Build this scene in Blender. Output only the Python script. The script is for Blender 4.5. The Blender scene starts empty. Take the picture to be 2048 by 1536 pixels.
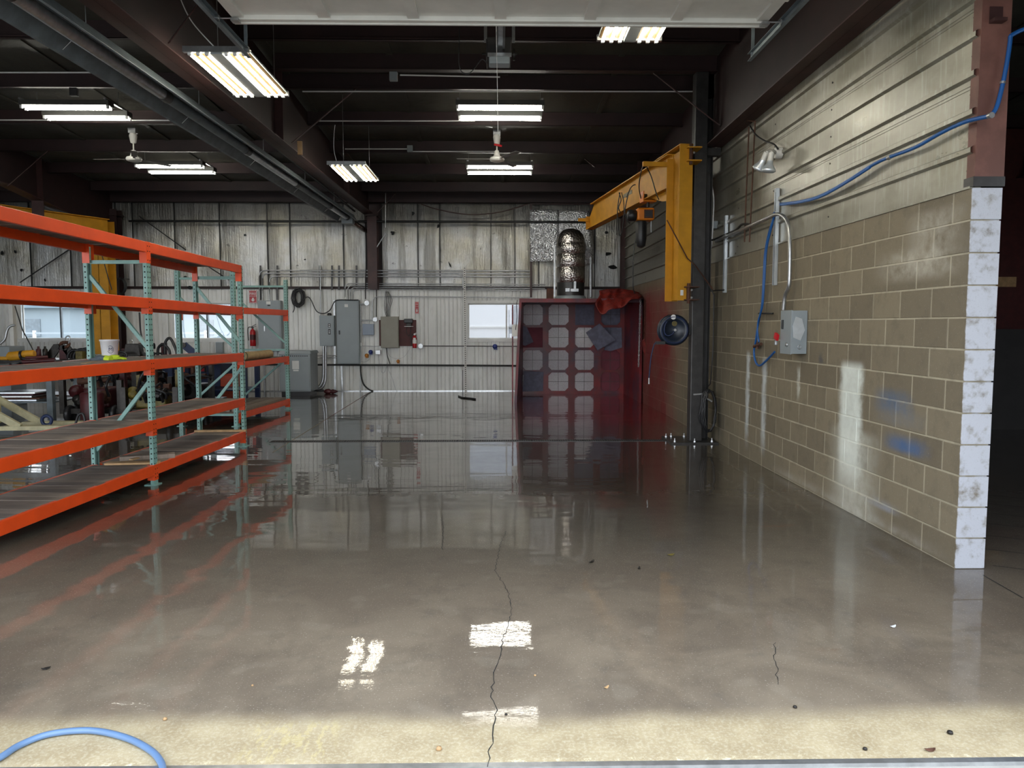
import bpy, bmesh, math, random
from mathutils import Vector as V
random.seed(7)
R = math.radians
SC = bpy.context.scene
COL = SC.collection
# ------------------------------------------------------------------ camera, world, exposure
F, H = 1524.0, 1.576                       # focal length in pixels of the 2048 px frame, eye height
PT, YW = R(4.397), R(1.0246)
cam_d = bpy.data.cameras.new('camera'); cam_d.sensor_width = 36; cam_d.lens = F/2048*36
cam_d.clip_start = .05; cam_d.clip_end = 400
cam = bpy.data.objects.new('camera', cam_d); COL.objects.link(cam)
cam.location = (0, 0, H); cam.rotation_euler = (R(90)-PT, 0, -YW)
SC.camera = cam
SC.view_settings.view_transform = 'Standard'; SC.view_settings.look = 'None'
SC.view_settings.gamma = 1; SC.view_settings.use_curve_mapping = False
SC.view_settings.exposure = 0.22
SC.cycles.max_bounces = 7; SC.cycles.diffuse_bounces = 4; SC.cycles.glossy_bounces = 4
SC.cycles.transparent_max_bounces = 8
SC.cycles.sample_clamp_indirect = 6
SC.cycles.caustics_reflective = False; SC.cycles.caustics_refractive = False
SKY = 4.4
TUBE = 42.0
wd = bpy.data.worlds.new('overcast_sky'); SC.world = wd; wd.use_nodes = True
nt = wd.node_tree; bg = nt.nodes['Background']
tc = nt.nodes.new('ShaderNodeTexCoord'); sp = nt.nodes.new('ShaderNodeSeparateXYZ')
rp = nt.nodes.new('ShaderNodeValToRGB')
nt.links.new(tc.outputs['Generated'], sp.inputs[0]); nt.links.new(sp.outputs['Z'], rp.inputs[0])
rp.color_ramp.elements[0].color = (.92, .96, 1, 1); rp.color_ramp.elements[0].position = 0.0
rp.color_ramp.elements[1].color = (.72, .84, 1, 1); rp.color_ramp.elements[1].position = .8
nt.links.new(rp.outputs[0], bg.inputs[0]); bg.inputs[1].default_value = SKY

# ------------------------------------------------------------------ measuring helper: a point of the photograph on a real plane
def on(px, py, X=None, Y=None, Z=None):
    u = (px-1024)/F; v = (768-py)/F
    cp, sn = math.cos(PT), math.sin(PT)
    x, y, z = u, cp+v*sn, -sn+v*cp
    c, s = math.cos(YW), math.sin(YW)
    d = V((x*c+y*s, -x*s+y*c, z))
    t = X/d.x if X is not None else Y/d.y if Y is not None else (Z-H)/d.z
    return V((0, 0, H))+d*t
XW, Y0, YB = 2.962, 4.786, 18.306           # right wall face, its free end, back wall

# ------------------------------------------------------------------ materials
class Mt:
    def __init__(s, name):
        s.m = bpy.data.materials.new(name); s.m.use_nodes = True
        s.t = s.m.node_tree; s.b = s.t.nodes['Principled BSDF']; s._pos = None
    def n(s, kind, **kw):
        o = s.t.nodes.new('ShaderNode'+kind)
        for k, v in kw.items(): setattr(o, k, v)
        return o
    def set(s, inp, v):
        if hasattr(v, 'is_output') : s.t.links.new(v, inp)
        else: inp.default_value = v
    def pos(s):
        if not s._pos:
            g = s.n('NewGeometry'); x = s.n('SeparateXYZ'); s.t.links.new(g.outputs['Position'], x.inputs[0])
            s._pos = (g.outputs['Position'], x.outputs[0], x.outputs[1], x.outputs[2])
        return s._pos
    def ma(s, op, a, b=0.0, c=None, clamp=False):
        o = s.n('Math', operation=op, use_clamp=clamp); s.set(o.inputs[0], a); s.set(o.inputs[1], b)
        if c is not None: s.set(o.inputs[2], c)
        return o.outputs[0]
    def step(s, v, a, b):                    # smooth 0..1 as v goes a..b
        o = s.n('MapRange', interpolation_type='SMOOTHSTEP'); s.set(o.inputs[0], v)
        if a <= b: o.inputs[1].default_value = a; o.inputs[2].default_value = b; o.inputs[3].default_value = 0; o.inputs[4].default_value = 1
        else: o.inputs[1].default_value = b; o.inputs[2].default_value = a; o.inputs[3].default_value = 1; o.inputs[4].default_value = 0
        return o.outputs[0]
    def mr(s, v, a, b, c, d):
        o = s.n('MapRange'); s.set(o.inputs[0], v)
        for i, k in enumerate((a, b, c, d)): o.inputs[i+1].default_value = k
        return o.outputs[0]
    def noise(s, scale, detail=3, rough=.55, stretch=None, dist=0):
        o = s.n('TexNoise'); o.inputs['Scale'].default_value = scale; o.inputs['Detail'].default_value = detail
        o.inputs['Roughness'].default_value = rough; o.inputs['Distortion'].default_value = dist
        p = s.pos()[0]
        if stretch:
            m = s.n('VectorMath', operation='MULTIPLY'); s.t.links.new(p, m.inputs[0]); m.inputs[1].default_value = stretch; p = m.outputs[0]
        s.t.links.new(p, o.inputs['Vector']); return o.outputs['Fac']
    def mix(s, f, a, b):
        o = s.n('Mix', data_type='RGBA'); s.set(o.inputs[0], f)
        for i, c in ((6, a), (7, b)):
            s.set(o.inputs[i], c if hasattr(c, 'is_output') else (*c[:3], 1))
        return o.outputs[2]
    def bump(s, h, strength=.3, dist=.01):
        o = s.n('Bump'); s.set(o.inputs['Height'], h); o.inputs['Strength'].default_value = strength; o.inputs['Distance'].default_value = dist
        return o.outputs[0]
    def out(s, col=None, rough=None, metal=None, normal=None, **kw):
        b = s.b
        if col is not None: s.set(b.inputs['Base Color'], col if hasattr(col, 'is_output') else (*col[:3], 1))
        if rough is not None: s.set(b.inputs['Roughness'], rough)
        if metal is not None: s.set(b.inputs['Metallic'], metal)
        if normal is not None: s.set(b.inputs['Normal'], normal)
        for k, v in kw.items(): s.set(b.inputs[k.replace('_', ' ')], v)
        return s.m
def srgb(r, g, b):
    f = lambda c: (c/255/12.92) if c/255 <= .04045 else ((c/255+.055)/1.055)**2.4
    return (f(r), f(g), f(b))
def paint(name, col, rough=.45, metal=0, grime=.25, scale=6, spec=None, bump=0):
    m = Mt(name); n = m.noise(scale, 4, .6)
    dk = tuple(c*(1-grime) for c in col)
    c = m.mix(m.step(n, .35, .7), dk, col)
    kw = {}
    if bump: kw['normal'] = m.bump(m.noise(scale*14, 3), bump, .003)
    return m.out(c, rough, metal, **kw)
M = {}
M['orange'] = paint('orange_paint', srgb(226, 76, 22), .38, 0, .12, 5)
M['green'] = paint('green_enamel', srgb(128, 168, 160), .4, 0, .2, 9)
M['hole'] = paint('dark_hole', (.006, .008, .009), .8)
M['galv'] = paint('galvanised_steel', (.55, .56, .57), .32, .85, .25, 14)
M['strut'] = paint('bright_strut', (.78, .84, .9), .3, .6, .12, 9)
M['redsteel'] = paint('red_primer', srgb(70, 42, 40), .5, 0, .35, 4)
M['darkred'] = paint('dark_red_primer', srgb(48, 27, 27), .6, 0, .35, 3)
M['blacksteel'] = paint('black_steel', (.06, .057, .056), .38, .4, .3, 8)
M['black'] = paint('black_plastic', (.016, .016, .018), .4, 0, .3, 10)
M['blackpipe'] = paint('black_pipe', (.012, .012, .012), .45, .2, .3, 10)
M['yellow'] = paint('yellow_enamel', srgb(206, 146, 26), .6, 0, .2, 4)
M['hoist'] = paint('orange_hoist_enamel', srgb(226, 128, 20), .4, 0, .15, 9)
M['cabinet'] = paint('grey_enamel', srgb(146, 154, 158), .4, 0, .06, 3)
M['beigebox'] = paint('beige_enamel', srgb(148, 144, 132), .45, 0, .1, 5)
M['bluebox'] = paint('blue_grey_enamel', srgb(150, 162, 180), .45, 0, .06, 5)
M['whitemetal'] = paint('white_enamel', srgb(226, 224, 218), .4, 0, .12, 3)
M['white'] = paint('white_plastic', (.8, .8, .8), .4, 0, .08, 9)
M['paper'] = paint('paper_label', (.78, .78, .76), .6, 0, .05, 9)
M['red'] = paint('red_enamel', srgb(178, 20, 28), .35, 0, .15, 9)
M['redplastic'] = paint('red_plastic', srgb(214, 30, 40), .35)
M['reel'] = paint('reel_enamel', srgb(30, 40, 56), .35)
M['blueplug'] = paint('blue_plastic', srgb(24, 48, 130), .4)
M['orangeplug'] = paint('amber_plastic', srgb(200, 128, 40), .5)
M['rustpost'] = paint('worn_red_primer', srgb(122, 82, 72), .55, 0, .3, 6)
M['bluehose'] = paint('blue_rubber', srgb(32, 92, 160), .35, 0, .15, 9)
M['palehose'] = paint('pale_blue_rubber', srgb(96, 124, 160), .35, 0, .1, 9)
M['rust'] = paint('rusty_steel', srgb(92, 58, 42), .7, .2, .4, 12)
M['brownboard'] = paint('brown_board', srgb(82, 34, 32), .6, 0, .25, 7)
M['pine'] = paint('pine_wood', srgb(186, 150, 106), .7, 0, .25, 14)
M['cream'] = paint('cream_enamel', srgb(196, 188, 150), .5, 0, .25, 9)
M['navy'] = paint('navy_enamel', srgb(22, 42, 84), .5, 0, .3, 6)
M['lime'] = paint('lime_fabric', srgb(206, 226, 50), .8, 0, .1, 20)
M['greyfabric'] = paint('grey_fabric', (.10, .12, .14), .85, 0, .25, 20)
M['bench'] = paint('bench_grey', srgb(112, 122, 128), .5, 0, .3, 6)
M['greasy'] = paint('greasy_steel', (.035, .030, .026), .4, .5, .5, 14)
M['maroon'] = paint('maroon_enamel', srgb(78, 22, 28), .5, 0, .4, 9)
M['oldyellow'] = paint('dirty_yellow_enamel', srgb(118, 104, 44), .5, 0, .5, 14)
M['darkwood'] = paint('dark_plywood', (.02, .018, .018), .7, 0, .3, 5)
M['tan'] = paint('tan_canvas', srgb(176, 152, 112), .85, 0, .25, 12)
M['olive'] = paint('olive_canvas', srgb(96, 98, 74), .85, 0, .25, 12)
M['housewall'] = paint('pale_siding', (.22, .26, .28), .8, 0, .05, 1)
M['houseroof'] = paint('grey_shingle', (.15, .20, .23), .9, 0, .1, 1)
M['treegreen'] = paint('leaf_green', (.11, .19, .16), .9, 0, .4, 3)
M['lamphousing'] = paint('lamp_housing', (.05, .05, .045), .5)
M['blade'] = paint('fan_blade', (.22, .21, .20), .5)
M['gasket'] = paint('amber_reflector', (.10, .055, .012), .4, .2, .1, 9)

m = Mt('fluorescent_tube'); m.out((1, .95, .8), .5, 0, Emission_Color=(1, .93, .74, 1), Emission_Strength=TUBE); M['tube'] = m.m
m = Mt('fluorescent_tube_cool'); m.out((1, .98, .85), .5, 0, Emission_Color=(1, .97, .86, 1), Emission_Strength=TUBE); M['tube2'] = m.m
m = Mt('window_glass')
m.out((1, 1, 1), .0, 0, IOR=1.05, Transmission_Weight=1.0)
tr = m.n('BsdfTransparent'); gl = m.n('BsdfGlossy'); gl.inputs['Roughness'].default_value = .02
mx = m.n('MixShader'); mx.inputs[0].default_value = .05
m.t.links.new(tr.outputs[0], mx.inputs[1]); m.t.links.new(gl.outputs[0], mx.inputs[2])
m.t.links.new(mx.outputs[0], m.t.nodes['Material Output'].inputs[0]); M['glass'] = m.m

# wet concrete floor
m = Mt('wet_concrete'); P_, x_, y_, z_ = m.pos()
n1 = m.noise(.55, 5, .6); n2 = m.noise(6, 5, .65); n3 = m.noise(70, 3, .7); n4 = m.noise(1.6, 5, .6, None, .6)
edge = m.ma('ADD', y_, m.ma('MULTIPLY', m.ma('SUBTRACT', n1, .5), .35))
wet = m.step(edge, 2.86, 3.04)
dryc = m.mix(m.step(n2, .3, .7), srgb(158, 140, 108), srgb(178, 161, 128))
dryc = m.mix(m.ma('MULTIPLY', m.step(n3, .45, .65), .35), dryc, srgb(206, 196, 172))
wetc = m.mix(m.step(n4, .35, .65), srgb(110, 97, 82), srgb(132, 118, 100))
wetc = m.mix(m.ma('MULTIPLY', m.step(n2, .55, .75), .35), wetc, srgb(90, 84, 76))
wetc = m.mix(m.ma('MULTIPLY', m.step(m.noise(4.5, 1, .4), .62, .70), .12), wetc, srgb(168, 158, 140))
wetc = m.mix(m.ma('MULTIPLY', m.step(m.noise(1.9, 6, .75, (1, .6, 1)), .5, .62), .3), wetc, srgb(88, 78, 66))
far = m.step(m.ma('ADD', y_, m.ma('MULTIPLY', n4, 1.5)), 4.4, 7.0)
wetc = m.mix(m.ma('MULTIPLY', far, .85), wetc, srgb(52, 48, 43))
# rust coloured stain patches and red overspray by the booth
rs = m.ma('MULTIPLY', m.step(m.noise(1.1, 5, .7, (1, 2.2, 1)), .60, .72), m.step(x_, .3, 1.6))
wetc = m.mix(m.ma('MULTIPLY', rs, .55), wetc, srgb(104, 62, 36))
red = m.ma('MULTIPLY', m.step(m.ma('ADD', y_, m.ma('MULTIPLY', n1, 3.0)), 12.4, 14.6), m.step(m.ma('ADD', x_, m.ma('MULTIPLY', n2, .5)), .45, .85))
red = m.ma('MULTIPLY', red, m.step(x_, 3.1, 2.9))
wetc = m.mix(m.ma('MULTIPLY', red, .9), wetc, srgb(120, 12, 22))
# faded yellow paint remnants near the threshold
ys = m.ma('MULTIPLY', m.step(m.noise(26, 4, .7, (1, .35, 1)), .50, .56), m.ma('MULTIPLY', m.step(m.ma('ABSOLUTE', m.ma('ADD', x_, .79)), .2, .12), m.step(m.ma('ABSOLUTE', m.ma('SUBTRACT', y_, 2.8)), .18, .10)))
dryc = m.mix(m.ma('MULTIPLY', ys, .25), dryc, srgb(214, 196, 130))
chip = m.step(m.noise(22, 5, .75), .55, .62)
chip = m.ma('MULTIPLY', chip, m.step(m.ma('ADD', y_, m.ma('MULTIPLY', n2, .05)), 2.705, 2.67))
dryc = m.mix(chip, dryc, srgb(226, 214, 180))
col = m.mix(wet, dryc, wetc)
spk = m.step(m.noise(110, 2, .5), .62, .70)
col = m.mix(m.ma('MULTIPLY', spk, .35), col, srgb(200, 192, 176))
rip = m.noise(2.2, 2, .4, (.45, 1.6, 1)); rip2 = m.noise(14, 3, .55, (.6, 1.4, 1))
patch = m.step(m.noise(.8, 3, .5), .45, .62)
hb = m.ma('ADD', m.ma('MULTIPLY', rip, .9), m.ma('MULTIPLY', m.ma('MULTIPLY', rip2, .10), m.ma('ADD', patch, .15)))
coatn = m.bump(m.ma('ADD', hb, m.ma('MULTIPLY', m.ma('MULTIPLY', n2, m.step(y_, 5.2, 3.6)), .12)), .18, .02)
m.out(col, m.ma('SUBTRACT', m.mr(n2, 0, 1, .55, .75), m.ma('MULTIPLY', m.step(m.ma('ADD', y_, n4), 5.5, 8.5), .5)), 0, m.bump(n3, .25, .004), Coat_Weight=m.ma('MULTIPLY', wet, m.ma('MULTIPLY', m.mr(m.step(y_, 3.0, 4.9), 0, 1, .35, 1.0), m.mr(m.step(n4, .3, .55), 0, 1, .8, 1.0))),
      Coat_Roughness=m.ma('ADD', m.mr(m.step(y_, 3.0, 4.8), 0, 1, .04, .010), m.ma('MULTIPLY', m.step(n1, .55, .7), .03)), Coat_IOR=1.5, Coat_Normal=coatn)
M['floor'] = m.m
m = Mt('outdoor_concrete'); n = m.noise(3, 5, .6)
M['ground'] = m.out(m.mix(m.step(n, .3, .7), srgb(150, 146, 138), srgb(176, 172, 162)), .8)
m = Mt('grass_ground'); n = m.noise(.4, 5, .6)
M['lawn'] = m.out(m.mix(m.step(n, .3, .7), (.16, .20, .19), (.22, .24, .23)), .9)

# block wall: one material, the stains are fixed places on the wall
def block_mat(name, base_a, base_b, mortar=False):
    m = Mt(name); P_, x_, y_, z_ = m.pos()
    oi = m.n('ObjectInfo')
    n1 = m.noise(1.3, 5, .6); n2 = m.noise(9, 5, .65); n3 = m.noise(90, 3, .7)
    c = m.mix(oi.outputs['Random'] if not mortar else .5, base_a, base_b)
    c = m.mix(m.ma('MULTIPLY', m.step(n2, .45, .75), .35), c, srgb(92, 84, 72))
    c = m.mix(m.ma('MULTIPLY', m.step(n3, .6, .72), .25), c, srgb(190, 184, 170))
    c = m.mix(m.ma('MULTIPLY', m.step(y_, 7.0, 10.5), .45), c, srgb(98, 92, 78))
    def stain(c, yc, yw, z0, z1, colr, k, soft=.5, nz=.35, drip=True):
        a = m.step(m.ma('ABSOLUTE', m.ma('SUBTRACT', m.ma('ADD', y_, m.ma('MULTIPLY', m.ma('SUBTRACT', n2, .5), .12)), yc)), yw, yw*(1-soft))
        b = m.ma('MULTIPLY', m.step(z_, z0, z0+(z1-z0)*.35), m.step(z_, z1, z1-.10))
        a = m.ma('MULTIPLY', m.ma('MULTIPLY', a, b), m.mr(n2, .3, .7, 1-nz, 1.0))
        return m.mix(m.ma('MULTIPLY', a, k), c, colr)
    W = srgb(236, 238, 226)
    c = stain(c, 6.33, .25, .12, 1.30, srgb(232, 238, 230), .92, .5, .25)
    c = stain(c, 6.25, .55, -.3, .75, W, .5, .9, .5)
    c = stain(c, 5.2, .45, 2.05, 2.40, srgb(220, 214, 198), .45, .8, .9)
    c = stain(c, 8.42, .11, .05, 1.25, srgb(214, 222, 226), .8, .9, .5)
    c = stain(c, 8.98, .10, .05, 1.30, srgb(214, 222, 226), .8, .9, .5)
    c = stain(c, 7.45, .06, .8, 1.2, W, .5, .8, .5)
    c = stain(c, 5.65, .34, .88, 1.13, srgb(72, 104, 140), .6, .7, .5)
    c = stain(c, 5.45, .36, .62, .80, srgb(40, 98, 156), .7, .7, .4)
    c = stain(c, 5.55, .45, .80, 1.0, srgb(120, 128, 140), .45, .8, .7)
    c = stain(c, 5.75, .35, .14, .26, srgb(170, 180, 200), .6, .9, .7)
    c = stain(c, 6.95, .07, 1.20, 1.36, srgb(60, 66, 78), .7, .9, .3)
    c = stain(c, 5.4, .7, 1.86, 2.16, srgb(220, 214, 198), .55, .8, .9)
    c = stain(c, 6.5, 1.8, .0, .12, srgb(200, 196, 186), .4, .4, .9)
    # red overspray beside the booth
    rd = m.ma('MULTIPLY', m.step(m.ma('ADD', y_, m.ma('MULTIPLY', n1, 1.2)), 12.5, 14.4), m.step(z_, 2.5, 2.0))
    rd = m.ma('MULTIPLY', rd, m.mr(n1, .3, .7, .6, 1.0))
    c = m.mix(rd, c, srgb(112, 16, 26))
    # white painted end face, ragged at the arris
    e = m.step(m.ma('ADD', y_, m.ma('MULTIPLY', n2, .05)), Y0+.038, Y0+.024)
    wn = m.mix(m.step(m.noise(7, 6, .7, (1, 1, .5)), .56, .76), srgb(190, 192, 200), srgb(146, 146, 150)); wn = m.mix(m.ma('MULTIPLY', m.step(n3, .58, .7), .25), wn, srgb(120, 120, 122))
    c = m.mix(e, c, wn)
    hgt = m.ma('ADD', m.ma('MULTIPLY', n3, .6), n2)
    return m.out(c, .82, 0, m.bump(hgt, .5, .006))
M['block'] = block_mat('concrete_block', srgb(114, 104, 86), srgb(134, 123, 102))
M['mortar'] = block_mat('mortar', srgb(176, 167, 145), srgb(168, 159, 137), True)

# ribbed grey siding with run marks
m = Mt('galvanised_siding'); n1 = m.noise(2.2, 5, .6, (1, .8, 1.6)); n2 = m.noise(7, 4, .6, (1, 3.5, .35)); n3 = m.noise(40, 2)
c = m.mix(m.step(n1, .3, .7), srgb(134, 130, 114), srgb(160, 157, 144))
c = m.mix(m.ma('MULTIPLY', m.step(n2, .5, .72), .45), c, srgb(186, 188, 182))
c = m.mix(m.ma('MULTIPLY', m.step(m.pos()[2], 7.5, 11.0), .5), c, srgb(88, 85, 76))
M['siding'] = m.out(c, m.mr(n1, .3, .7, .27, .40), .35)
# white corrugated wainscot
m = Mt('white_corrugated_sheet'); n1 = m.noise(1.4, 5, .6, (1, 1, .4)); n2 = m.noise(12, 4, .6, (1, 1, .25))
c = m.mix(m.step(n1, .3, .7), srgb(212, 212, 208), srgb(236, 236, 234))
c = m.mix(m.ma('MULTIPLY', m.step(n2, .55, .7), .18), c, srgb(150, 140, 120))
rd = m.ma('MULTIPLY', m.step(m.pos()[1], 2.2, 2.7), m.step(m.pos()[3], 2.5, 1.9)); c = m.mix(rd, c, srgb(100, 16, 26))
M['wainscot'] = m.out(c, .38, 0)
# foil faced insulation
m = Mt('foil_insulation'); n1 = m.noise(1.1, 5, .6); n2 = m.noise(26, 4, .6, (1, 1, .06)); n3 = m.noise(5, 5, .7)
c = m.mix(m.step(n1, .3, .7), srgb(172, 166, 150), srgb(210, 211, 212))
c = m.mix(m.ma('MULTIPLY', m.step(m.noise(3.2, 5, .65, (1, 1, .12)), .48, .62), .6), c, srgb(112, 108, 98))
soot_shade = m.step(m.ma('ADD', m.pos()[3], m.ma('MULTIPLY', n1, .5)), 3.75, 4.5)  # some soot plus painted shade, darkening the foil towards the roof
c = m.mix(m.ma('MULTIPLY', soot_shade, .85), c, srgb(74, 72, 68))
c = m.mix(m.ma('MULTIPLY', m.step(n3, .64, .7), .6), c, srgb(40, 38, 36))
M['foil'] = m.out(c, m.mr(n1, .3, .7, .34, .5), .6, m.bump(m.ma('ADD', m.ma('MULTIPLY', n2, .8), n3), .6, .03))
# quilted bubble foil
m = Mt('bubble_foil'); vo = m.n('TexVoronoi'); vo.inputs['Scale'].default_value = 30
m.t.links.new(m.pos()[0], vo.inputs['Vector'])
M['bubble'] = m.out((.92, .92, .94), .38, .8, m.bump(m.ma('SUBTRACT', 1.0, vo.outputs['Distance']), 1.0, .02))
m = Mt('duct_wrap'); vo = m.n('TexVoronoi'); vo.inputs['Scale'].default_value = 24
m.t.links.new(m.pos()[0], vo.inputs['Vector'])
M['ductwrap'] = m.out((.52, .48, .45), .3, 1.0, m.bump(m.ma('SUBTRACT', 1.0, vo.outputs['Distance']), .7, .015))
# ceiling insulation
m = Mt('ceiling_insulation'); n1 = m.noise(1.2, 5, .6, (1, .4, 1))
M['ceil'] = m.out(m.mix(m.step(n1, .3, .7), srgb(62, 60, 54), srgb(84, 82, 74)), .7, 0, m.bump(m.noise(4, 3), .4, .04))
# red booth metal with overspray
m = Mt('booth_red'); n1 = m.noise(1.8, 5, .65); n2 = m.noise(14, 4, .6)
c = m.mix(m.step(n1, .35, .65), srgb(84, 12, 20), srgb(126, 14, 22))
c = m.mix(m.ma('MULTIPLY', m.step(m.noise(1.4, 4, .6), .50, .64), .6), c, srgb(52, 44, 66))
M['booth'] = m.out(c, .42, 0, m.bump(n2, .2, .005))
m = Mt('filter_media'); n1 = m.noise(2.0, 4, .6); n2 = m.noise(70, 3, .7)
z = m.pos()[3]; x = m.pos()[1]
g = m.ma('ADD', m.ma('MULTIPLY', m.step(z, 1.6, .9), .7), m.ma('MULTIPLY', n1, .5)); g = m.ma('ADD', g, m.ma('MULTIPLY', m.step(x, 1.6, 2.9), 1.4))
c = m.mix(m.ma('MULTIPLY', g, .32, clamp=True), (.93, .95, .98), srgb(120, 92, 104))
c = m.mix(m.ma('MULTIPLY', m.step(n2, .5, .6), .3), c, srgb(120, 96, 106))
M['filter'] = m.out(c, .8)
M['pad'] = paint('blue_grey_filter_pad', srgb(120, 122, 142), .85, 0, .3, 8, bump=.3)
M['padred'] = paint('red_filter_pad', srgb(128, 62, 76), .8, 0, .3, 3)
m = Mt('red_canvas'); n1 = m.noise(5, 4, .6, None, 1.0)
M['canvas'] = m.out(m.mix(m.step(n1, .3, .7), srgb(84, 16, 13), srgb(134, 32, 20)), .6, 0, m.bump(n1, .6, .05))
# rack deck planks
m = Mt('weathered_plank'); oi = m.n('ObjectInfo'); n1 = m.noise(3, 5, .65, (1.0, 9, 1)); n2 = m.noise(30, 3, .6, (.15, 2, 1))
c = m.mix(oi.outputs['Random'], srgb(104, 93, 86), srgb(146, 131, 117))
c = m.mix(m.ma('MULTIPLY', m.step(n1, .42, .7), .5), c, srgb(72, 62, 58)); c = m.mix(m.ma('MULTIPLY', m.step(n2, .5, .7), .3), c, srgb(150, 136, 120))
M['plank'] = m.out(c, .75)

# ------------------------------------------------------------------ mesh collector
class G:
    def __init__(s): s.v = []; s.f = []; s.sm = []
    def add(s, vs, fs, smooth=False):
        k = len(s.v); s.v += [tuple(p) for p in vs]
        for f in fs: s.f.append(tuple(i+k for i in f)); s.sm.append(smooth)
        return s
    def hexa(s, p):                          # 8 corners: bottom ring then top ring
        return s.add(p, [(3, 2, 1, 0), (4, 5, 6, 7), (0, 1, 5, 4), (1, 2, 6, 5), (2, 3, 7, 6), (3, 0, 4, 7)])
    def box(s, x0, x1, y0, y1, z0, z1):
        if x0 > x1: x0, x1 = x1, x0
        if y0 > y1: y0, y1 = y1, y0
        if z0 > z1: z0, z1 = z1, z0
        return s.hexa([(x0, y0, z0), (x1, y0, z0), (x1, y1, z0), (x0, y1, z0), (x0, y0, z1), (x1, y0, z1), (x1, y1, z1), (x0, y1, z1)])
    def ob(s, c, a, b, d):                   # centre and three half vectors
        c, a, b, d = V(c), V(a), V(b), V(d)
        if a.cross(b).dot(d) < 0: a = -a
        return s.hexa([c-a-b-d, c+a-b-d, c+a+b-d, c-a+b-d, c-a-b+d, c+a-b+d, c+a+b+d, c-a+b+d])
    def bar(s, p, q, w, h, up=(0, 0, 1)):
        p, q, up = V(p), V(q), V(up); d = (q-p); a = d.cross(up)
        if a.length < 1e-6: a = d.cross(V((0, 1, 0)))
        a.normalize(); u = a.cross(d).normalized()
        return s.ob((p+q)/2, a*w/2, d/2, u*h/2)
    def tube(s, pts, r, n=8, closed=False, caps=True, rs=None):
        pts = [V(p) for p in pts]; N = len(pts)
        t0 = (pts[1]-pts[0]).normalized(); a = t0.orthogonal().normalized(); vs = []; prev = t0
        for i, p in enumerate(pts):
            if closed: t = (pts[(i+1) % N]-pts[i-1])
            else: t = pts[min(i+1, N-1)]-pts[max(i-1, 0)]
            t = t.normalized() if t.length > 1e-9 else prev
            q = prev.rotation_difference(t); a = q @ a; a = (a-t*a.dot(t)).normalized(); b = t.cross(a); prev = t
            rr = rs[i] if rs else r
            for k in range(n):
                g = 2*math.pi*k/n; vs.append(p+a*math.cos(g)*rr+b*math.sin(g)*rr)
        fs = []
        for i in range(N if closed else N-1):
            j = (i+1) % N
            for k in range(n): fs.append((i*n+k, i*n+(k+1) % n, j*n+(k+1) % n, j*n+k))
        s.add(vs, fs, True)
        if caps and not closed:
            s.add(vs[:n], [tuple(reversed(range(n)))]); s.add(vs[-n:], [tuple(range(n))])
        return s
    def lathe(s, prof, c=(0, 0, 0), axis=(0, 0, 1), n=16, smooth=True):
        c = V(c); ax = V(axis).normalized(); a = ax.orthogonal().normalized(); b = ax.cross(a); vs = []
        for r, h in prof:
            for k in range(n):
                g = 2*math.pi*k/n; vs.append(c+ax*h+a*math.cos(g)*r+b*math.sin(g)*r)
        fs = []
        for i in range(len(prof)-1):
            for k in range(n): fs.append((i*n+k, i*n+(k+1) % n, (i+1)*n+(k+1) % n, (i+1)*n+k))
        s.add(vs, fs, smooth)
        if prof[0][0] > 1e-4: s.add(vs[:n], [tuple(reversed(range(n)))])
        if prof[-1][0] > 1e-4: s.add(vs[-n:], [tuple(range(n))])
        return s
    def cyl(s, p, q, r, n=12): 
        p, q = V(p), V(q); return s.lathe([(r, 0), (r, (q-p).length)], p, q-p, n)
    def prism(s, poly, d):                   # planar polygon of 3-D points swept by d
        d = V(d); k = len(poly); vs = [V(p) for p in poly]+[V(p)+d for p in poly]
        return s.add(vs, [tuple(reversed(range(k))), tuple(range(k, 2*k))]+[(i, (i+1) % k, (i+1) % k+k, i+k) for i in range(k)])
    def ibeam(s, p, q, w, h, tf, tw, side=(1, 0, 0)):   # I section from p to q (centres), width w along side, depth h
        p, q = V(p), V(q); d = (q-p).normalized(); a = V(side); a = (a-d*a.dot(d)).normalized(); u = a.cross(d).normalized()
        L = (q-p)/2; c = (p+q)/2
        s.ob(c+u*(h/2-tf/2), a*w/2, L, u*tf/2); s.ob(c-u*(h/2-tf/2), a*w/2, L, u*tf/2)
        return s.ob(c, a*tw/2, L, u*(h/2-tf))
def spl(pts, k=6, closed=False):             # Catmull-Rom through the points
    pts = [V(p) for p in pts]; n = len(pts); o = []
    rng = range(n) if closed else range(n-1)
    g = lambda i: pts[i % n] if closed else pts[max(0, min(n-1, i))]
    for i in rng:
        a, b, c, d = g(i-1), g(i), g(i+1), g(i+2)
        for j in range(k):
            t = j/k; o.append(.5*((2*b)+(c-a)*t+(2*a-5*b+4*c-d)*t*t+(3*b-a-3*c+d)*t**3))
    if not closed: o.append(pts[-1])
    return o
def meta(o, label=None, cat=None, group=None, kind=None):
    if label: o['label'] = label
    if cat: o['category'] = cat
    if group: o['group'] = group
    if kind: o['kind'] = kind
    return o
def worg(o):
    p = V((0, 0, 0))
    while o: p = p+o.location; o = o.parent
    return p
def mesh_of(g, name, mat, org):
    me = bpy.data.meshes.new(name); me.from_pydata([tuple(V(p)-org) for p in g.v], [], g.f)
    me.polygons.foreach_set('use_smooth', g.sm); me.materials.append(M[mat] if isinstance(mat, str) else mat)
    me.update(); return me
def part(name, g, mat, parent, label=None, kind=None, bev=0):
    o = bpy.data.objects.new(name, mesh_of(g, name, mat, worg(parent))); COL.objects.link(o); o.parent = parent
    if bev: b = o.modifiers.new('bevel', 'BEVEL'); b.width = bev; b.segments = 2; b.limit_method = 'ANGLE'
    return meta(o, label, kind=kind)
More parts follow.
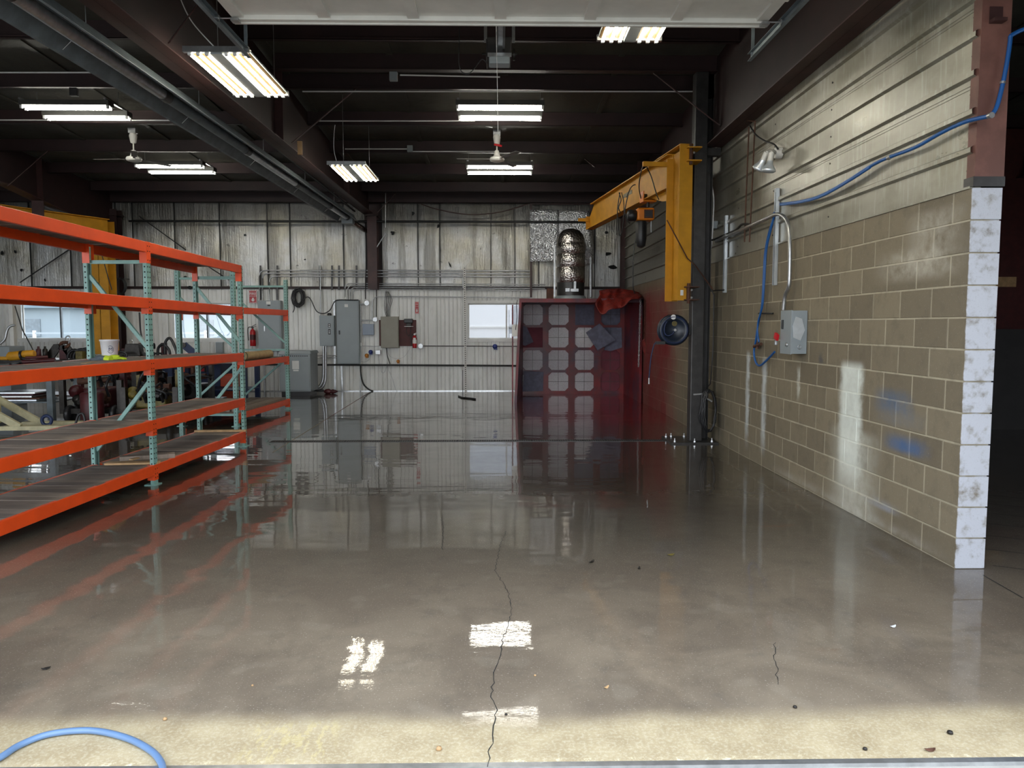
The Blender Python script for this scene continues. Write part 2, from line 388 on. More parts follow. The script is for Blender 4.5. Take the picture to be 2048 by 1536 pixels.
def piece(name, me, parent, at):             # shares mesh data; at = world position of the mesh origin
    o = bpy.data.objects.new(name, me); COL.objects.link(o); o.parent = parent; o.location = V(at)-worg(parent); return o
def thing(name, label, cat, loc, group=None):
    o = bpy.data.objects.new(name, None); COL.objects.link(o); o.location = V(loc); o.empty_display_size = .1
    return meta(o, label, cat, group)
def solo(name, g, mat, label, cat, group=None, bev=0):
    xs, ys, zs = zip(*g.v); org = V(((min(xs)+max(xs))/2, (min(ys)+max(ys))/2, min(zs)))
    o = bpy.data.objects.new(name, mesh_of(g, name, mat, org)); COL.objects.link(o); o.location = org
    if bev: b = o.modifiers.new('bevel', 'BEVEL'); b.width = bev; b.segments = 2; b.limit_method = 'ANGLE'
    return meta(o, label, cat, group)
def struct(name, g, mat, label=None, parent=None):
    if parent: return part(name, g, mat, parent)
    o = bpy.data.objects.new(name, mesh_of(g, name, mat, V((0, 0, 0)))); COL.objects.link(o)
    return meta(o, label, kind='structure')
def sempty(name, label=None):
    o = bpy.data.objects.new(name, None); COL.objects.link(o); return meta(o, label, kind='structure')
def copy_tree(o, parent=None, loc=None):
    c = o.copy(); COL.objects.link(c)
    if parent: c.parent = parent
    if loc is not None: c.location = loc
    for ch in [x for x in KIDS.get(o.name, [])]: copy_tree(ch, c)
    return c
KIDS = {}
def learn(o):
    KIDS[o.name] = [x for x in bpy.data.objects if x.parent == o]
    for x in KIDS[o.name]: learn(x)
def text(body, size, mat, parent, loc, rot, name='lettering', ext=.001, align='CENTER'):
    c = bpy.data.curves.new(name, 'FONT'); c.body = body; c.size = size; c.extrude = ext; c.align_x = align; c.align_y = 'CENTER'
    t_o = bpy.data.objects.new('tmp_text', c); COL.objects.link(t_o); bpy.context.view_layer.update()
    me = bpy.data.meshes.new_from_object(t_o.evaluated_get(bpy.context.evaluated_depsgraph_get())); bpy.data.objects.remove(t_o); bpy.data.curves.remove(c)
    me.materials.clear(); me.materials.append(M[mat]); o = bpy.data.objects.new(name, me); COL.objects.link(o); o.parent = parent; o['kind'] = 'stuff'
    o.location = V(loc)-worg(parent); o.rotation_euler = rot; return o

# ================================================================== STRUCTURE
XL, XR = -15.1, 9.4
YT = 2.645                                    # front edge of the slab
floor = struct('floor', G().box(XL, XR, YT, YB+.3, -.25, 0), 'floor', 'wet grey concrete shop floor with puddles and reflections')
struct('ground_outside', G().box(-60, 60, -40, YT-.002, -.3, -.015), 'ground', 'dry concrete apron in front of the shop door')
struct('ground_behind', G().box(-120, 90, YB+.35, 160, -.4, -.05), 'lawn', 'pale yard seen through the windows')
# cracks, saw joints: narrow recess lines of the slab
def crack(px, w, seed, name='crack'):
    rnd = random.Random(seed); pts = [on(a, b, Z=.0012) for a, b in px]; fine = []
    for a, b in zip(pts, pts[1:]):
        n = max(2, int((b-a).length/.03))
        for i in range(n):
            p = a.lerp(b, i/n); fine.append(p+V((rnd.uniform(-1, 1)*.008, rnd.uniform(-1, 1)*.008, 0)))
    fine.append(pts[-1]); g = G(); vs = []
    for i, p in enumerate(fine):
        t = (fine[min(i+1, len(fine)-1)]-fine[max(i-1, 0)]).normalized(); s = V((-t.y, t.x, 0)); k = w*rnd.uniform(.5, 1.2)
        vs += [p-s*k/2, p+s*k/2]
    g.add(vs, [(2*i, 2*i+2, 2*i+3, 2*i+1) for i in range(len(fine)-1)]); part(name, g, 'hole', floor)
crack([(977, 1534), (985, 1460), (992, 1420), (982, 1395), (988, 1345), (999, 1310), (1008, 1270), (1024, 1225), (1015, 1180), (990, 1140), (1000, 1090), (1012, 1062)], .004, 3)
crack([(1556, 1370), (1552, 1330), (1548, 1300), (1552, 1285)], .003, 5)
crack([(885, 1100), (886, 1060), (884, 1030)], .004, 6)
for a, b, w in (((740, 784), (545, 905), .012), ((2046, 1196), (1966, 1150), .008)):
    p, q = on(*a, Z=.0015), on(*b, Z=.0015); t = (q-p).normalized(); s = V((-t.y, t.x, 0))*w/2
    part('saw_joint', G().add([p-s, q-s, q+s, p+s], [(0, 1, 2, 3)]), 'mortar' if a[0] == 740 else 'hole', floor)
for i in range(7):
    a = V((3.25+.05*i, 4.85+.45*i, .0015)); b = V((5.6+.05*i, 3.55+.4*i+.02*i, .0015)); t = (b-a).normalized(); s = V((-t.y, t.x, 0))*.005
    part('saw_joint', G().add([a-s, b-s, b+s, a+s], [(0, 1, 2, 3)]), 'hole', floor)
# steel nosing at the door threshold
struct('trim_1', G().box(-2.3, 2.5, YT-.03, YT, -.06, .0), 'galv', 'worn steel nosing along the slab edge')
# trench drain: frame, slotted grate sections
dr = on(900, 882, Z=0).y
g = G().box(-3.1, 2.5, dr-.075, dr-.065, -.02, .004).box(-3.1, 2.5, dr+.065, dr+.075, -.02, .004)
part('drain_frame', g, 'blacksteel', floor)
part('drain_trough', G().box(-3.1, 2.5, dr-.065, dr+.065, .0008, .0015), 'hole', floor)
for k in range(11):
    g = G(); x0 = -3.1+k*.509
    for j in range(16): g.box(x0+.008+j*.031, x0+.022+j*.031, dr-.063, dr+.063, .001, .006)
    g.box(x0, x0+.5, dr-.006, dr+.006, .001, .007); part('drain_grate', g, 'blacksteel', floor)

# ---- ceiling: insulation, purlins, rafters
def zp(y): return 4.47+.046*(YB-y)          # underside of the purlins
ceil = struct('ceiling', G().hexa([(XL, 2.4, zp(2.4)+.22), (XR, 2.4, zp(2.4)+.22), (XR, YB+.3, zp(YB)+.22), (XL, YB+.3, zp(YB)+.22),
    (XL, 2.4, zp(2.4)+.4), (XR, 2.4, zp(2.4)+.4), (XR, YB+.3, zp(YB)+.4), (XL, YB+.3, zp(YB)+.4)]), 'ceil', 'dark shop ceiling of insulation above red steel purlins')
for xx in (-12, -10.4, -8.9, -7.4, -5.9, -4.4, -2.9, -1.4, .1, 1.6, 3.1, 4.6, 6.2, 7.8):     # seams between insulation blankets
    part('insulation_seam', G().hexa([(xx-.04, 2.5, zp(2.5)+.205), (xx+.04, 2.5, zp(2.5)+.205), (xx+.04, YB, zp(YB)+.205), (xx-.04, YB, zp(YB)+.205),
         (xx-.04, 2.5, zp(2.5)+.222), (xx+.04, 2.5, zp(2.5)+.222), (xx+.04, YB, zp(YB)+.222), (xx-.04, YB, zp(YB)+.222)]), 'ceil', ceil)
for y in (17.15, 15.58, 14.0, 12.4, 10.8, 9.2, 7.6, 6.0, 4.4, 3.0):
    z = zp(y); g = G().box(XL, XR, y-.035, y+.035, z, z+.006).box(XL, XR, y+.029, y+.035, z, z+.22).box(XL, XR, y+.035, y+.1, z+.21, z+.217)
    g.box(XL, XR, y-.035, y-.029, z, z+.025); part('purlin', g, 'darkred', ceil)
z = 4.45; part('eave_strut', G().box(XL, XR, 18.0, 18.2, z-.02, z+.23), 'darkred', ceil)
def rafter(x, w, pts):
    r = sempty('trim_2'); r.parent = ceil; r.name = 'rafter'; 
    g = G(); 
    for (y0, z0), (y1, z1) in zip(pts, pts[1:]):
        g.hexa([(x-w/2, y0, z0), (x+w/2, y0, z0), (x+w/2, y1, z1), (x-w/2, y1, z1), (x-w/2, y0, z0+.012), (x+w/2, y0, z0+.012), (x+w/2, y1, z1+.012), (x-w/2, y1, z1+.012)])
    part('bottom_flange', g, 'redsteel', r)
    g = G()
    for (y0, z0), (y1, z1) in zip(pts, pts[1:]):
        g.hexa([(x-.005, y0, z0), (x+.005, y0, z0), (x+.005, y1, z1), (x-.005, y1, z1), (x-.005, y0, zp(y0)+.2), (x+.005, y0, zp(y0)+.2), (x+.005, y1, zp(y1)+.2), (x-.005, y1, zp(y1)+.2)])
    part('web', g, 'darkred', r)
    for y in (10.6, 5.6, 15.2):
        zb = pts[0][1]+(pts[-1][1]-pts[0][1])*(y-pts[0][0])/(pts[-1][0]-pts[0][0])
        part('stiffener', G().box(x-w/2+.005, x+w/2-.005, y-.006, y+.006, zb, zp(y)+.18), 'redsteel', r)
    return r
rafter(-3.02, .24, [(2.8, 3.96), (18.1, 4.16)])
rafter(2.85, .24, [(2.8, 3.99), (10.25, 3.93)])
rafter(2.95, .22, [(10.7, 4.1), (18.1, 4.16)])
rafter(-8.95, .24, [(2.8, 4.0), (14.2, 4.12), (18.1, 3.62)])
rafter(-14.6, .24, [(2.8, 4.0), (18.1, 4.1)])
rafter(8.9, .24, [(2.8, 4.0), (18.1, 4.1)])
# cross beam carried on the black crane column
part('cross_beam', G().ibeam((-2.9, 10.15, 4.99), (2.85, 10.15, 4.99), .12, .27, .012, .008, (0, 1, 0)), 'darkred', ceil)
# fly braces and strut braces
for a, b, w in (((1305, 145, 10.2), (1440, 252, 9.9), .07), ((583, 287, 10.65), (712, 178, 10.8), .06), ((338, 85, 6.7), (405, -5, 6.9), .05), ((755, 425, 16.9), (790, 388, 17.1), .05),
                ((15, 372, 13.5), (95, 302, 14.0), .05), ((1170, 318, 14.0), (1190, 334, 13.6), .03)):
    part('fly_brace', G().bar(on(a[0], a[1], Y=a[2]), on(b[0], b[1], Y=b[2]), w, .008), 'redsteel', ceil)
part('wood_shim', G().ob(on(600, 296, Y=10.75), (.03, 0, 0), (0, .02, 0), (0, 0, .09)), 'pine', ceil)

# ---- right wall of concrete block
wr = sempty('wall_right', 'lower right wall of bare concrete block in running bond')
BW, BH, BT = .3964, .1932, .19
def block_mesh(w):
    c = .004; g = G(); x0, x1 = 0, BT
    # local: x = into the wall, y along it, z up; the face at x=0 is chamfered
    a = [(0, c, c), (0, w-c, c), (0, w-c, BH-c), (0, c, BH-c)]; b = [(c, 0, 0), (c, w, 0), (c, w, BH), (c, 0, BH)]; d = [(BT, 0, 0), (BT, w, 0), (BT, w, BH), (BT, 0, BH)]
    g.v = a+b+d; g.f = [(3, 2, 1, 0)]+[(i, (i+1) % 4, (i+1) % 4+4, i+4) for i in range(4)]+[(i+4, (i+1) % 4+4, (i+1) % 4+8, i+8) for i in range(4)]+[(8, 9, 10, 11)]
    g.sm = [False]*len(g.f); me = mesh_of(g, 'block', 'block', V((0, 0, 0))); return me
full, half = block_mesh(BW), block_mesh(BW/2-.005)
rest = G(); cnt = 0
for k in range(12):
    z = 2.438-(k+1)*.2032+.005; odd = k % 2 == 0; y = Y0; n = 0
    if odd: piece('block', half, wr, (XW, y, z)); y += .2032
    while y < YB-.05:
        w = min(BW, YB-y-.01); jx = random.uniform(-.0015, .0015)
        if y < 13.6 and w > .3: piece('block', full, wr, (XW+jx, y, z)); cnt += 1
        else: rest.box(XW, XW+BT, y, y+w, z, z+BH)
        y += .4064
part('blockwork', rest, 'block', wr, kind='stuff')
part('mortar', G().box(XW+.003, XW+BT-.005, Y0+.012, YB, 0, 2.434), 'mortar', wr)
# ---- ribbed siding above it
def siding_prof(z0, z1, first, pitch=.235):
    pr = [(0, z0)]; z = first
    while z < z1-.06:
        if z > z0+.01: pr += [(0, z-.012), (-.028, z), (-.028, z+.030), (0, z+.044)]
        z += pitch
    return pr+[(0, z1)]
ws = sempty('wall_right_siding', 'upper right wall of ribbed grey metal siding')
yb = [4.80, 6.93, 9.55, 12.2, 14.8, YB]
for i, (a, b) in enumerate(zip(yb, yb[1:])):
    g = G(); pr = siding_prof(2.438, 3.97 if a < 10 else 4.5, 2.655)
    off = .0015*(i % 2); x = XW+.012-off
    vs = []
    for dx, z in pr: vs += [(x+dx, a, z), (x+dx, b+.02, z)]
    g.add(vs, [(2*j, 2*j+1, 2*j+3, 2*j+2) for j in range(len(pr)-1)])
    g.box(x+.002, x+.01, a, b, 2.438, pr[-1][1]); part('siding_panel', g, 'siding', ws)
    # finer stiffening lines halfway between the ribs
    g = G(); z = 2.655+.235*2
    for zz in (3.055, 3.075, 3.527, 3.547): g.box(x-.004, x, a, b, zz, zz+.006)
    part('minor_rib', g, 'siding', ws)
g = G()
for yy in (4.86, 6.9, 8.3, 9.5, 10.8):
    for k in range(6): g.lathe([(.008, 0), (.006, .006)], (XW+.010, yy, 2.55+.235*k), (-1, 0, 0), 6)
part('screw_heads', g, 'blacksteel', ws, kind='stuff')
part('sill_flashing', G().box(XW-.01, XW+.06, 4.80, YB, 2.432, 2.446), 'siding', ws)
part('wall_girt', G().box(XW+.05, XW+.16, 4.9, YB, 2.5, 4.5), 'darkred', ws)
# red end column of the siding
ec = sempty('trim_3', 'rust red steel end post standing on the block wall')
part('channel', G().box(2.965, 3.15, 4.775, 4.783, 2.50, 5.0).box(2.965, 2.972, 4.783, 4.86, 2.5, 5.0).box(3.143, 3.15, 4.783, 4.86, 2.5, 5.0), 'rustpost', ec)
part('base_plate', G().box(2.955, 3.155, 4.77, 4.87, 2.44, 2.50), 'blacksteel', ec)
part('clip_angle', G().box(3.01, 3.09, 4.72, 4.775, 3.42, 3.44).box(3.01, 3.09, 4.768, 4.775, 3.44, 3.52), 'redsteel', ec)
g = G(); 
for k in range(7): g.lathe([(.022, 0), (.014, .018), (0, .02)], (3.152, 4.82, 2.62+.235*k), (1, 0, 0), 8)
part('rib_ends', g, 'siding', ec, kind='stuff')
solo('wall_girt', G().box(3.1, 6.0, 4.60, 4.66, 3.62, 3.72), 'redsteel', 'rust red steel girt running right from the end post', 'girt')

# ---- back wall
wb = sempty('wall_back', 'back wall of white corrugated sheet below and foil insulation above')
WIN = [('window_1', on(28, 600, Y=YB).x, on(184, 600, Y=YB).x), ('window_2', on(335, 600, Y=YB).x, on(466, 600, Y=YB).x), ('window_3', on(936, 600, Y=YB).x, on(936, 600, Y=YB).x+1.55)]
WZ0, WZ1 = 1.25, 2.10
def corr(x0, x1, z0, z1, name='wall_panel'):
    xs = [x0]; off = math.ceil(x0/.1)*.1; x = off
    pr = [(x0, 0)]
    while x < x1-.045:
        j = round(x/.1)
        h, w = (.034, .022) if j % 3 == 0 else (.014, .014)
        pr += [(x, 0), (x+.01, -h), (x+.01+w, -h), (x+.02+w, 0)]; x += .1
    pr.append((x1, 0)); vs = []
    for a, d in pr: vs += [(a, YB+d, z0), (a, YB+d, z1)]
    g = G().add(vs, [(2*j, 2*j+2, 2*j+3, 2*j+1) for j in range(len(pr)-1)]); part(name, g, 'wainscot', wb)
edges = [XL]
cuts = sorted([a for _, a, b in WIN]+[b for _, a, b in WIN]); x = XL
while x < 3.4:
    nx = min(x+.9, 3.4)
    segs = [x]+[c for c in cuts if x < c < nx]+[nx]
    for a, b in zip(segs, segs[1:]):
        mid = (a+b)/2
        if any(p < mid < q for _, p, q in WIN): corr(a, b, .0, WZ0); corr(a, b, WZ1, 2.44)
        else: corr(a, b, 0, 2.44)
    x = nx
g = G(); xs = [XL-.2]+cuts+[XR+.3]; prev = XL-.2
for _, a, b in WIN: g.box(prev, a, YB+.005, YB+.15, 0, 2.5); g.box(a, b, YB+.005, YB+.15, 0, WZ0); g.box(a, b, YB+.005, YB+.15, WZ1, 2.5); prev = b
g.box(prev, XR+.3, YB+.005, YB+.15, 0, 2.5).box(XL-.2, XR+.3, YB+.06, YB+.15, 2.5, 5.2); part('sheathing', g, 'darkred', wb)
part('top_flashing', G().box(XL, 3.0, YB-.05, YB, 2.435, 2.455), 'darkred', wb)
part('floor_flashing', G().box(XL, 3.0, YB-.035, YB, 0, .02), 'galv', wb)
# foil faced insulation, one quilted sheet per bay of the seams
sx = [XL, -13.9, -12.6]+[on(p, 500, Y=YB).x for p in (60, 140, 232)]+[-8.6]+[on(p, 500, Y=YB).x for p in (350, 440, 535, 580, 687, 730)]
sx2 = [on(p, 500, Y=YB).x for p in (764, 836, 880, 982, 1030, 1078, 1190, 1250)]+[3.3]
def foil(x0, x1, seed):
    r = random.Random(seed); nx, nz = 14, 22; z0, z1 = 2.45, 4.5; vs = []; w = [r.uniform(-1, 1) for _ in range(8)]; amp = min(.05, .03*(x1-x0)+.01)
    for j in range(nz+1):
        for i in range(nx+1):
            u, v = i/nx, j/nz
            d = amp*math.sin(math.pi*u)**.6*(.6+.4*math.sin(math.pi*min(1, v*1.2)))*(1+.25*w[0]*math.sin(5*v+w[1]*3))
            d += .012*w[2]*math.sin(9*u+4*v+w[3]*6)*math.sin(math.pi*u)+.006*w[4]*math.sin(31*u+w[5]*6)*math.sin(math.pi*u)*(1-v*.5)
            vs.append((x0+(x1-x0)*u+.006*math.sin(7*v+w[6]*4), YB+.04-d, z0+(z1-z0)*v))
    f = [(j*(nx+1)+i, j*(nx+1)+i+1, (j+1)*(nx+1)+i+1, (j+1)*(nx+1)+i) for j in range(nz) for i in range(nx)]
    o = part('insulation_sheet', G().add(vs, f, True), 'foil', wb)
    part('taped_seam', G().box(x0-.012, x0+.006, YB-.0, YB+.04, z0, z1), 'blackpipe', o)
for s_, xs in ((1, sx), (40, sx2)):
    for i, (a, b) in enumerate(zip(xs, xs[1:])): foil(a, b, s_+i)
# tears in the foil
for px, py, a, b, q in ((876, 452, .04, .05, 0), (880, 500, .012, .30, 0), (900, 530, .02, .10, .4), (1216, 507, .10, .05, .2), (1245, 508, .08, .05, -.2), (1225, 535, .16, .06, 0), (1262, 530, .06, .04, 0), (826, 427, .05, .05, 0),
                       (785, 466, .05, .05, 0), (610, 519, .03, .02, 0), (490, 470, .03, .03, 0), (1213, 465, .05, .05, 0), (4, 505, .05, .06, 0), (30, 503, .04, .05, 0), (43, 540, .04, .05, 0), (90, 560, .03, .04, 0), (370, 555, .06, .04, 0), (380, 575, .07, .05, 0), (660, 426, .06, .06, 0)):
    c = on(px, py, Y=YB-.055); rn = random.Random(px); vs = []
    for k in range(9):
        t = 2*math.pi*k/9; rr = rn.uniform(.5, 1.1); dx, dz = a*math.cos(t)*rr, b*math.sin(t)*rr
        vs.append((c.x+dx*math.cos(q)-dz*math.sin(q), c.y, c.z+dx*math.sin(q)+dz*math.cos(q)))
    part('foil_tear', G().prism(vs, (0, .004, 0)), 'hole', wb)
# ---- windows
for wi, (nm, a, b) in enumerate(WIN):
    w = sempty(nm, ('slider window at far left of the back wall', 'slider window behind the second pallet rack', 'slider window beside the red spray booth')[wi])
    g = G(); t = .05; y0, y1 = YB-.035, YB+.12
    g.box(a-.06, b+.06, y0, YB+.02, WZ1, WZ1+.07).box(a-.06, b+.06, y0, YB+.02, WZ0-.07, WZ0).box(a-.07, a, y0, YB+.02, WZ0, WZ1).box(b, b+.07, y0, YB+.02, WZ0, WZ1)
    part('casing', g, 'wainscot', w)
    g = G().box(a, b, YB+.02, y1, WZ1-.03, WZ1).box(a, b, YB+.02, y1, WZ0, WZ0+.03).box(a, a+.03, YB+.02, y1, WZ0, WZ1).box(b-.03, b, YB+.02, y1, WZ0, WZ1)
    part('frame', g, 'whitemetal', w)
    mx = {0: on(118, 600, Y=YB).x, 1: on(412, 600, Y=YB).x, 2: on(1013, 600, Y=YB).x}[wi]
    part('meeting_rail', G().box(mx-.018, mx+.018, YB+.03, YB+.09, WZ0+.03, WZ1-.03), 'bench' if wi < 2 else 'whitemetal', w)
    if wi < 2: part('sash', G().box(a+.03, a+.13, YB+.035, YB+.06, WZ0+.03, WZ1-.03).box(a+.16, a+.19, YB+.03, YB+.06, WZ0+.03, WZ1-.03), 'whitemetal', w)
    part('pane', G().box(a+.03, mx-.018, YB+.06, YB+.065, WZ0+.03, WZ1-.03), 'glass', w)
    part('pane', G().box(mx+.018, b-.03, YB+.075, YB+.08, WZ0+.03, WZ1-.03), 'glass', w)
# ---- remaining shell
struct('wall_left', G().box(XL-.2, XL, 2.4, YB, 0, 5.3), 'wainscot', 'white sheet wall at the far left end of the shop')
struct('wall_right_outer', G().box(XR, XR+.2, 2.4, YB, 0, 5.3), 'darkwood', 'dark end wall of the bay on the right')
wf = sempty('wall_front', 'unseen front wall with the open overhead door and side openings added for daylight')
g = G().box(XL-.2, -8.3, 2.45, YT-.03, 3.7, 5.3).box(-8.3, -3.75, 2.45, YT-.03, 3.9, 5.3).box(-3.75, -2.3, 2.45, YT-.03, 0, 5.3).box(-2.3, 2.5, 2.45, YT-.03, 3.75, 5.3).box(2.5, 4.6, 2.45, YT-.03, 0, 5.3).box(4.6, 8.4, 2.45, YT-.03, 3.0, 5.3).box(8.4, XR+.2, 2.45, YT-.03, 0, 5.3).box(-9.6, -8.3, 2.45, YT-.03, 0, 3.7).box(XL-.2, -14.2, 2.45, YT-.03, 0, 3.7)  # openings either side of the main door are unseen, added to let daylight in
part('front_cladding', g, 'whitemetal', wf)
# dark bay seen past the end of the block wall
struct('wall_bay_back', G().box(3.16, XR, 13.0, 13.1, 0, 5.0), 'brownboard', 'dim brown back wall of the bay on the right')
solo('plywood_panel', G().box(4.2, 8.6, 11.35, 11.39, 0.0, 1.52), 'darkwood', 'black sheet standing in the dark bay past the block wall', 'panel')
solo('wood_board', G().bar((6.7, 10.6, .01), (5.98, 11.2, 1.2), .13, .03, (1, 0, 0)), 'pine', 'pale board leaning against the black sheet in the dark bay', 'board')
solo('timber_shelf', G().box(5.6, 8.4, 12.3, 12.9, 2.28, 2.36).box(5.6, 8.4, 12.3, 12.34, 2.2, 2.28).box(5.6, 5.7, 12.85, 12.95, 0, 2.28).box(8.3, 8.4, 12.85, 12.95, 0, 2.28), 'pine', 'raw timber shelf high in the dark bay on the right', 'shelf')

# ================================================================== THINGS
# ---- pallet racks
def plan(a, b):
    a, b = V((*a, 0)), V((*b, 0)); d = (b-a).normalized(); return a, b, d, V((-d.y, d.x, 0))   # d along the rack, n to its rear (left)
def make_rack(name, label, posts, depth, top, levels, braces, group, pd=.036):
    # posts: front post positions along the aisle
    a, b, d, n = plan(posts[0], posts[-1]); root = thing(name, label, 'pallet rack', a, group); PW = .076
    def post(p, front):
        s = 1 if front else -1
        g = G(); c = V((p[0], p[1], 0)); 
        # open C section: face along the aisle, two flanges going into the frame
        g.ob(c+V((0, 0, top/2)), d*PW/2, n*.0015, V((0, 0, top/2)))
        for q in (-1, 1): g.ob(c+d*(PW/2)*q+n*pd/2*s+V((0, 0, top/2)), d*.0015, n*pd/2, V((0, 0, top/2)))
        for q in (-1, 1): g.ob(c+d*(PW/2-.012)*q+n*(pd-.001)*s+V((0, 0, top/2)), d*.012, n*.0015, V((0, 0, top/2)))
        o = part('upright_post', g, 'green', root)
        h = G(); z = .06
        while z < top-.02:
            for q in (-1, 1):
                h.lathe([(.008, 0), (.008, .0015)], c+d*.019*q-n*s*.0018+V((0, 0, z)), -n*s, 6, False)
            h.lathe([(.008, 0), (.008, .0015)], c-d*(PW/2+.0018)+n*s*pd*.5+V((0, 0, z)), -d, 6, False)
            z += .0508
        part('punched_holes', h, 'hole', o, kind='stuff')
        part('foot_plate', G().ob(c+n*s*.03+V((0, 0, .004)), d*.06, n*.06, V((0, 0, .004))), 'green', o)
    for pt in posts:
        p = V((*pt, 0)); post(p, True); post(p+n*depth, False)
        q0, q1 = p+n*pd, p+n*(depth-pd)
        for k, (kind, za, zb) in enumerate(braces):
            part('brace', G().bar(q0+V((0, 0, za)), q1+V((0, 0, zb)), .035, .03, d), 'green', root)
    for bi, (p0, p1) in enumerate(zip(posts, posts[1:])):
        p0, p1 = V((*p0, 0)), V((*p1, 0)); L = (p1-p0).length; dd = (p1-p0).normalized()
        for zl in levels:
            za, zb = zl[bi], zl[bi+1]; z = (za+zb)/2; tz = math.atan2(zb-za, L); ddz = V((dd.x*math.cos(tz), dd.y*math.cos(tz), math.sin(tz)))
            for rear in (0, 1):
                off = n*(.013 if not rear else depth-.013); hh = .103 if zl is levels[0] else .078
                a0, a1 = p0+dd*.04+off+V((0, 0, za-z)), p1-dd*.04+off+V((0, 0, zb-z)); up = V((0, 0, 1))
                g = G().ob((a0+a1)/2+up*(z-.051), ddz*((a1-a0).length/2), n*.019, up*.051)
                bm = part('beam', g, 'orange', root, bev=.004)
                part('beam_lip', G().ob((a0+a1)/2+up*(z-.018)+n*(.022 if not rear else -.022), ddz*((a1-a0).length/2), n*.010, up*.002), 'orange', bm)
                for e, sg in ((a0, -1), (a1, 1)):
                    fs = 1 if not rear else -1
                    gg = G().ob(e+up*(z-hh+.002)+n*fs*.018+dd*sg*.0005, dd*.002, n*(pd/2+.016), up*hh).ob(e+up*(z-hh+.002)+dd*sg*.019-n*fs*.017, dd*.020, n*.002, up*hh)
                    part('end_plate', gg, 'orange', bm)
                    h = G()
                    for zz in (z-.04, z-.09, z-2*hh+.03): h.lathe([(.006, 0), (.006, .003)], e+up*zz+dd*sg*.02-n*fs*.019, -n*fs, 6, False)
                    part('rivet', h, 'hole', bm, kind='stuff')
            # deck of loose planks lying across
            w = .1385; k = int(L/w)
            for i in range(k):
                key = (name, round(depth, 2))
                if key not in PLK:
                    g = G().box(-w/2+.002, w/2-.002, 0, depth-.035, -.019, 0); PLK[key] = mesh_of(g, 'plank', 'plank', V((0, 0, 0)))
                c = p0+dd*(w*(i+.5)+(L-w*k)/2)+n*.006+up*(za+(zb-za)*(i+.5)/k-.001+random.uniform(-.002, .002))
                o = piece('plank', PLK[key], root, c); o.rotation_euler = (0, 0, math.atan2(n.y, n.x)-R(90)+R(random.uniform(-.2, .2)))
    return root
PLK = {}
BRA = [('h', .12, .12), ('d', 1.02, .34), ('d', 1.36, 2.06), ('h', 2.19, 2.19), ('h', 1.19, 1.19)]
LV = [(2.42, 2.382, 2.345), (1.868, 1.842, 1.813), (1.25, 1.243, 1.219), (.64, .645, .632), (.20, .201, .198)]
A_, B_ = V((-3.40, 7.534, 0)), V((-3.309, 9.957, 0)); Z_ = A_-(B_-A_)+V((-.02, 0, 0))
make_rack('pallet_rack', 'long orange and green pallet rack of two bays with plank decks, holding the white bucket',
          [(Z_.x, Z_.y), (A_.x, A_.y), (B_.x, B_.y)], .62, 2.34, LV, BRA, None)
make_rack('pallet_rack', 'shorter single-bay pallet rack standing behind the long orange rack, near the back wall',
          [(-4.07, 11.93), (-3.93, 14.36)], .93, 2.42, [(1.86, 1.86), (1.0, 1.0), (.20, .20)], [('h', .18, .18), ('d', .95, .25), ('d', 1.25, 2.0), ('h', 2.30, 2.30), ('h', 1.12, 1.12)], None, .06)
d1 = (B_-A_).normalized(); n1_ = V((-d1.y, d1.x, 0))
def rk(s, t, z): return A_+d1*s+n1_*t+V((0, 0, z))       # along, deep, up on the long rack
# ---- things lying on the racks
pb_ = on(221, 716, Z=1.236); 
bk = thing('bucket', 'white plastic bucket standing on the middle rack shelf behind the gloves', 'bucket', (0, 0, 0)); c = rk(-.62, .30, 1.234)
t_ = on(220, 714, Z=1.236); c = V((t_.x, t_.y, 1.234)); bk.location = c
part('pail', G().lathe([(.075, 0), (.092, .17), (.098, .172), (.098, .19), (.09, .19), (.088, .172), (.07, .01), (0, .008)], c, n=28), 'white', bk)
part('bail_handle', G().tube([c+V((math.cos(t)*.1, -.03*math.sin(t)-.0, .172-.06*math.sin(t))) for t in [i*math.pi/10 for i in range(11)]], .002, 5), 'galv', bk)
v_ = (V((0, 0, 1.3))-c); ang = math.atan2(-c.x, c.y)
text('M', .055, 'navy', bk, c+V((.0865*math.sin(ang)+.012, -.0865*math.cos(ang)-.006, .085)), (R(90), 0, ang*.8))
part('ring_mark', G().tube([c+V((.088*math.sin(ang)+.012+.04*math.cos(t)*math.cos(ang), -.088*math.cos(ang)-.008+.04*math.cos(t)*math.sin(ang)*-.5, .085+.04*math.sin(t))) for t in [i*math.pi/12 for i in range(24)]], .002, 5, True), 'navy', bk)
def glove(name, label, base, ang, matp, matc):
    t = thing(name, label, 'glove', base, 'pair of work gloves'); u = V((math.cos(ang), math.sin(ang), 0)); w = V((-u.y, u.x, 0)); b = V(base)
    g = G().tube([b+u*s+V((0, 0, .018)) for s in (0, .03, .07, .10)], .03, 10, rs=[.026, .035, .038, .030]); 
    for i in range(4):
        f = b+u*.09+w*(i-1.5)*.021; L = (.062, .075, .07, .055)[i]
        g.tube([f+V((0, 0, .018)), f+u*L*.5+w*(i-1.5)*.004+V((0, 0, .022)), f+u*L+w*(i-1.5)*.007+V((0, 0, .012))], .011, 7, rs=[.012, .011, .008])
    g.tube([b+u*.035+w*.03+V((0, 0, .016)), b+u*.07+w*.058+V((0, 0, .016)), b+u*.10+w*.066+V((0, 0, .012))], .012, 7, rs=[.014, .012, .009])
    for p in g.v: pass
    part('hand', g, matp, t); part('cuff', G().tube([b-u*.055+V((0, 0, .014)), b-u*.02+V((0, 0, .018)), b+u*.005+V((0, 0, .018))], .03, 10, rs=[.036, .032, .028]), matc, t)
